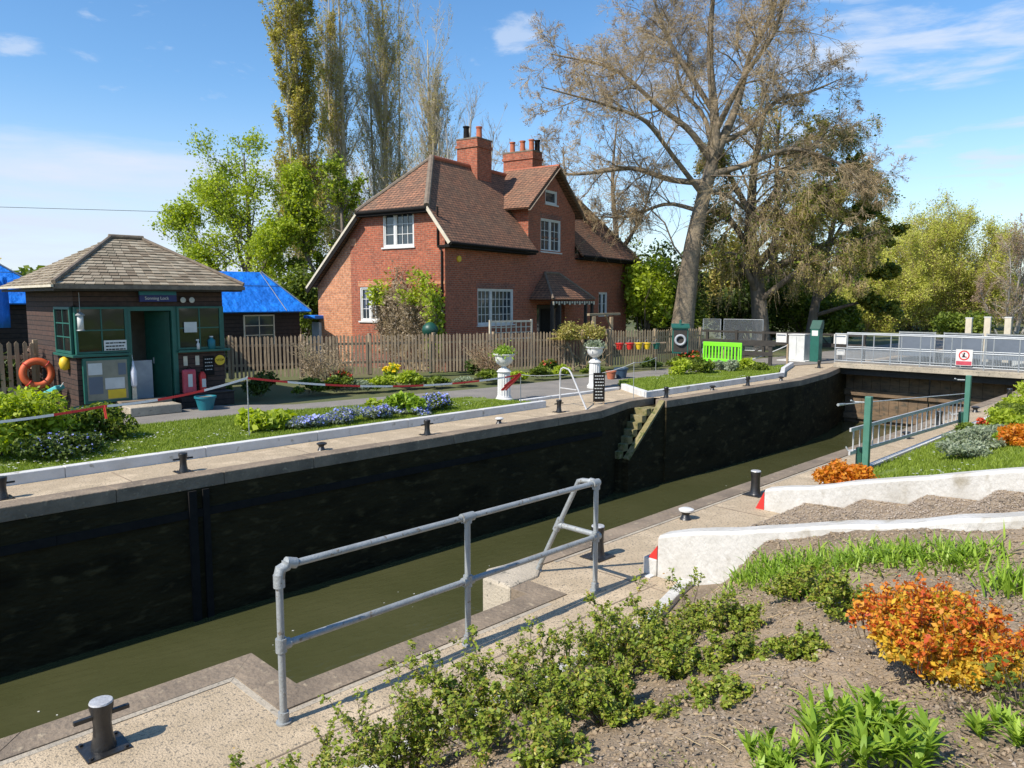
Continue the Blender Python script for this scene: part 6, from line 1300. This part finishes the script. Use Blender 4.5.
# foreground bed
def bz(x, y): return float(bedz(np.array([x]), np.array([y]))[0])
fx, fy = 3.86, 1.03
fire = bush('fiery_shrub','large orange and yellow shrub in the foreground bed at the right',(fx,fy,bz(fx,fy)-.03),.44,.40,.40,15000,.024,'l_fireyellow',230,k=34,lump=.26,stems=80,aspect=.6,fill=.35)
rg = np.random.default_rng(231); Pf = lumps(rg, 4500, .44, .40, .27, 34, .26, .3); Pf[:,2] = Pf[:,2]*.8+.13; Pf = Pf[Pf[:,2] > .01]
quads('orange_leaves', leaves(rg, Pf[Pf[:,2] > .12], .025, .6, .5), 4, K['l_fire'], fire)
n = 130; a_ = rg.uniform(0,2*PI,n); q_ = np.sqrt(rg.uniform(0,1,n)); P0 = np.column_stack([np.cos(a_)*q_*.36, np.sin(a_)*q_*.33, np.full(n,.12)]); Lh = .30*(1-.55*q_**2)*rg.uniform(.75,1.15,n)
A = branchset(rg, P0, np.column_stack([np.cos(a_)*.25*q_, np.sin(a_)*.25*q_, np.ones(n)]), Lh, np.full(n,.003), 4, .12, .05); V, F = tubes([A],[4]); indexed('shoots', V, F, K['red'] if 0 else K['stem'], fire, True)
quads('shoot_leaves', leaves(rg, along(rg, A[0], 4200, .011, .45), .024, .6, .6), 4, K['l_fire'], fire)
for i,(x,y,n,L_,w_,r,lab) in enumerate(((5.45,2.74,420,.145,.012,.17,'first lily clump beside the curved end of the whitewashed wall'),(5.48,2.42,420,.15,.013,.17,'second lily clump along the whitewashed wall'),(5.52,2.08,420,.15,.013,.17,'third lily clump along the whitewashed wall'),(5.54,1.74,420,.15,.013,.17,'fourth lily clump, behind the fiery shrub'),(5.15,2.2,260,.13,.011,.14,'small lily clump in front of the wall row'),(5.56,1.38,400,.15,.013,.17,'lily clump at the right edge along the wall'))):
    strap('lily_clump', lab, (x,y,bz(x,y)-.01), r*1.6, n, L_, w_, 'l_lily', 240+i, group='lily clumps beside the painted wall', lean=1.0, flop=.55, seg=4, zf=lambda X,Y: bedz(X,Y)-.01)
def whorl(label, x, y, r, h, stems, seed, LL, wd):
    rg = np.random.default_rng(seed); root = thing('leafy_clump', label, 'plant', (x,y,bz(x,y)-.01)); a = rg.uniform(0,2*PI,stems); q = np.sqrt(rg.uniform(0,1,stems))*r; P0 = np.column_stack([np.cos(a)*q, np.sin(a)*q, np.zeros(stems)]); P0[:,2] = bedz(P0[:,0]+x, P0[:,1]+y)-bz(x,y)
    A = branchset(rg, P0, np.column_stack([np.cos(a)*.35*q/r, np.sin(a)*.35*q/r, np.ones(stems)]), h*rg.uniform(.5,1.1,stems), np.full(stems,.004), 5, .08, .02, .5); V, F = tubes([A],[5]); indexed('stem', V, F, K['l_lily'], root, True)
    k = 17; idx = np.repeat(np.arange(stems), k); t = np.tile(np.linspace(.25,1,k), stems)**.8*4.99; f = t.astype(int); w = (t-f)[:,None]; C = A[0][idx,f]*(1-w)+A[0][idx,f+1]*w
    blade_mesh('foliage', rg, C, LL, wd, K['l_lily'], root, lean=.95, flop=.5, seg=4); return root
whorl('big bright green leafy clump at the bottom of the photograph', 2.90,.98,.20,.15,40,250,.10,.020)
whorl('smaller bright leafy clump left of the big one at the bottom', 2.62,1.18,.12,.08,14,251,.09,.016)
whorl('bright leafy clump at the bottom right corner of the photograph', 3.28,.62,.09,.07,10,253,.09,.016)
strap('lily_clump','green leaf tuft right of the fiery shrub',(5.1,.95,bz(5.1,.95)-.02),.2,160,.18,.014,'l_lily',252,lean=.8,flop=.5,seg=4)
def spray(label, x, y, r, h, n, ls, seed, m='l_box', stems=26, per=8, group='small leaved shrubs in the foreground bed'):
    """loose shrub: arching stems, side twigs and little leaves set along them"""
    rg = np.random.default_rng(seed); root = thing('box_shrub', label, 'shrub', (x,y,bz(x,y)-.02), 0, group)
    az = rg.uniform(0,2*PI,stems); q = rg.uniform(.1,1.0,stems); D = np.stack([np.cos(az)*q*r/h, np.sin(az)*q*r/h, np.ones(stems)*rg.uniform(.5,1.1,stems)],1); P0 = np.stack([np.cos(az)*r*.15, np.sin(az)*r*.15, np.zeros(stems)],1)
    L_ = h*rg.uniform(.55,1.1,stems)*(1+.4*q); a = branchset(rg, P0, D, L_, np.full(stems,.0045), 6, .16, .03); sp = spawn(rg, a[0], a[1], L_, per, .25, 1, .7, .42); bb_ = branchset(rg, sp[0], sp[1], sp[2], np.full(len(sp[2]),.0022), 4, .22, .08); sp2 = spawn(rg, bb_[0], bb_[1], sp[2], 3, .2, 1, .7, .6); cc_ = branchset(rg, sp2[0], sp2[1], sp2[2], np.full(len(sp2[2]),.0016), 3, .22, .06)
    V, F = tubes([a,bb_,cc_],[5,3,3]); indexed('stem', V, F, K['stem'], root, True)
    n = int(n*1.12); C = np.concatenate([along(rg, cc_[0], int(n*.6), ls*.35), along(rg, bb_[0], int(n*.3), ls*.4, .2), along(rg, a[0], int(n*.1), ls*.5, .4)]); C[:,2] = np.maximum(C[:,2],.015)
    quads('foliage', leaves(rg, C, ls*1.15, .62, .9, .3, .4), 4, K[m], root)
    tp_ = np.concatenate([along(rg, cc_[0], int(n*.07), ls*.5, .7), along(rg, a[0], int(n*.03), ls*.6, .85)]); quads('young_leaves', leaves(rg, tp_+np.array([0,0,.004]), ls*.85, .5, .9, .3, .4), 4, K['l_tip'], root); return root
for i,(x,y,r,h,n,lab) in enumerate((
 (1.36,3.36,.26,.30,3000,'leftmost small leaved shrub hiding the foot of the first railing post'),
 (1.78,3.14,.26,.34,3800,'small leaved shrub second from the left along the bottom edge'),
 (2.26,3.02,.22,.42,3800,'upright small leaved shrub below the middle of the tube railing'),
 (2.50,2.70,.28,.42,5200,'dense small leaved shrub at the bottom middle of the bed'),
 (2.98,2.66,.28,.42,5200,'small leaved shrub right of the dense middle one'),
 (2.85,2.15,.28,.24,4200,'low spreading shrub at the bottom edge right of the middle'),
 (3.62,2.70,.30,.38,4800,'small leaved shrub beside the chipped white edging'),
 (4.15,2.76,.26,.34,4000,'reddish tipped shrub left of the whitewashed wall'),
 (3.50,2.20,.28,.20,3600,'low shrub in the middle of the soil patch to the left'),
 (4.62,2.70,.22,.16,2000,'small shrub just before the rounded wall face'),
 (4.95,2.15,.32,.17,3800,'low green mat between the lily row and the bare soil'),
 (4.55,1.75,.26,.22,3400,'low green shrub left of the fiery one'),
 (3.85,1.68,.20,.14,2100,'small tuft alone in the middle of the bare soil'),
 (3.15,1.75,.22,.13,1900,'sparse low tuft on the soil near the bottom'),
 (2.35,2.15,.22,.2,2600,'dark low tuft at the very bottom left of the soil'),
 (3.72,1.95,.2,.15,1700,'small flat tuft above the bare soil in the middle'),
 (4.25,2.25,.26,.20,2600,'low tuft between the white edging shrubs and the lily row'))):
    spray(lab, x, y, r, h, n, .021, 260+i)
t = spray('single thin sapling in front of the rounded wall face', 4.75,2.86,.08,.36,220,.022,290,stems=3,per=4,group=None); t.name = 'sapling'
twiggy('dry_shrub','sparse dry stemmed shrub at the bottom right corner',(3.62,.66,bz(3.62,.66)),.12,.24,300,14,'stem',('l_mid',200,.03,.03),r0=.003,per=4,spread=.8)
twiggy('dry_shrub','patch of dry brown stalks under the fiery shrub',(3.4,.80,bz(3.4,.80)),.14,.10,301,16,'stem',('l_drytwig',160,.016,.02),r0=.002,per=3,spread=1.4)
CLOUDS = [((0.674, 0.671, 0.309), 0.05, 1.9), ((0.222, 0.938, 0.265), 0.035, 1.9), ((0.746, 0.603, 0.282), 0.035, 2.2), ((0.964, 0.237, 0.124), 0.04, 3.5)]
# ------------------------------------------------------------------ camera, sun, sky
cam = bpy.data.cameras.new('camera'); co = bpy.data.objects.new('camera', cam); COL.objects.link(co)
co.location = (0,0,2.7); cam.sensor_width = 36; cam.lens = 770/1024*36; cam.clip_start = .05; cam.clip_end = 3000
pt = math.atan(84/770); az = R(44.8); fwd = Vector((math.cos(az)*math.cos(pt), math.sin(az)*math.cos(pt), -math.sin(pt)))
co.rotation_euler = fwd.to_track_quat('-Z','Y').to_euler(); scene.camera = co
EL = R(46); sx, sy = -.995, .10
sun = bpy.data.lights.new('sun','SUN'); sun.energy = 4.8; sun.angle = R(.53); sun.color = (1,.94,.85)
so = bpy.data.objects.new('sun', sun); COL.objects.link(so)
sd = Vector((sx*math.cos(EL), sy*math.cos(EL), math.sin(EL))); so.rotation_euler = sd.to_track_quat('Z','Y').to_euler(); so.location = sd*60
w = bpy.data.worlds.new('World'); scene.world = w; w.use_nodes = True; nt = w.node_tree; L = nt.links.new
bg = nt.nodes['Background']; bg.inputs['Strength'].default_value = .13
sky = nt.nodes.new('ShaderNodeTexSky'); sky.sky_type = 'NISHITA'; sky.sun_disc = False; sky.sun_elevation = EL; sky.sun_rotation = math.atan2(sx, sy)
sky.air_density = 1.0; sky.dust_density = .3; sky.ozone_density = 2.5; sky.altitude = 0
hs = N(nt,'ShaderNodeHueSaturation', Saturation=1.22, Value=1.12); L(sky.outputs[0], hs.inputs['Color'])
tc = nt.nodes.new('ShaderNodeTexCoord')
def math_(op, a, b=None, clamp=False):
    n = N(nt,'ShaderNodeMath', operation=op); n.use_clamp = clamp
    for i, v in enumerate((a, b)):
        if v is None: continue
        if isinstance(v, (int,float)): n.inputs[i].default_value = v
        else: L(v, n.inputs[i])
    return n.outputs[0]
def smooth(v, a, b):
    n = N(nt,'ShaderNodeMapRange', interpolation_type='SMOOTHSTEP'); L(v, n.inputs[0]); n.inputs[1].default_value = a; n.inputs[2].default_value = b; return n.outputs[0]
sep = nt.nodes.new('ShaderNodeSeparateXYZ'); L(tc.outputs['Generated'], sep.inputs[0])
# generated = view direction in the world; clouds live at directions of the sky
def cloudnoise(scale, zst, det=8, rough=.6, off=(0,0,0)):
    mp = N(nt,'ShaderNodeMapping'); mp.inputs['Scale'].default_value = (1,1,zst); mp.inputs['Location'].default_value = off; L(tc.outputs['Generated'], mp.inputs[0])
    n = N(nt,'ShaderNodeTexNoise', Scale=scale, Detail=det, Roughness=rough, Distortion=.3); L(mp.outputs[0], n.inputs['Vector']); return n.outputs['Fac']
def around(d, r0, r1, zs=1.0):
    d = Vector(d).normalized(); sb = N(nt,'ShaderNodeVectorMath', operation='SUBTRACT'); L(tc.outputs['Generated'], sb.inputs[0]); sb.inputs[1].default_value = d
    ml = N(nt,'ShaderNodeVectorMath', operation='MULTIPLY'); L(sb.outputs[0], ml.inputs[0]); ml.inputs[1].default_value = (1,1,zs)
    ln = N(nt,'ShaderNodeVectorMath', operation='LENGTH'); L(ml.outputs[0], ln.inputs[0]); return smooth(ln.outputs['Value'], r1, r0)
Z = sep.outputs[2]
masks = []
# low veil bank near the horizon on the left of the sun-away side
n1 = cloudnoise(3.5, 5)
edge = math_('ADD', Z, math_('MULTIPLY', math_('SUBTRACT', n1, .5), .10))
band = math_('MULTIPLY', smooth(edge, .195, .135), around((-.05,1,.05), .55, 1.0))
masks.append(math_('MULTIPLY', band, math_('ADD', math_('MULTIPLY', cloudnoise(4, 7), 1.5), .02, True)))
# streaks on the right
st = math_('MULTIPLY', smooth(cloudnoise(5, 6, off=(3,1,0)), .45, .68), around((.965,.30,.20), .12, .42))
masks.append(math_('MULTIPLY', st, .8))
veil = math_('MULTIPLY', smooth(Z, .26, .0), .5); masks.append(veil)
# three small clouds
for d, r, z in CLOUDS:
    c = smooth(math_('ADD', math_('MULTIPLY', around(d, 0, r*1.5, z), .9), math_('MULTIPLY', math_('SUBTRACT', cloudnoise(13, 2.6, off=(r*9+d[0],0,0)), .5), 3.4)), .45, 1.15)
    masks.append(math_('MULTIPLY', c, .55))
acc = masks[0]
for q in masks[1:]: acc = math_('MAXIMUM', acc, q)
mx = N(nt,'ShaderNodeMix', data_type='RGBA'); L(acc, mx.inputs[0]); L(hs.outputs[0], mx.inputs[6]); mx.inputs[7].default_value = (4.3,4.85,5.8,1)
L(mx.outputs[2], bg.inputs['Color'])
vs = scene.view_settings; vs.view_transform = 'Standard'; vs.look = 'None'; vs.exposure = .40; vs.gamma = 1; vs.use_curve_mapping = False
scene.cycles.max_bounces = 5; scene.cycles.diffuse_bounces = 2; scene.cycles.transparent_max_bounces = 12; scene.cycles.glossy_bounces = 3
scene.cycles.transmission_bounces = 4; scene.cycles.use_denoising = True
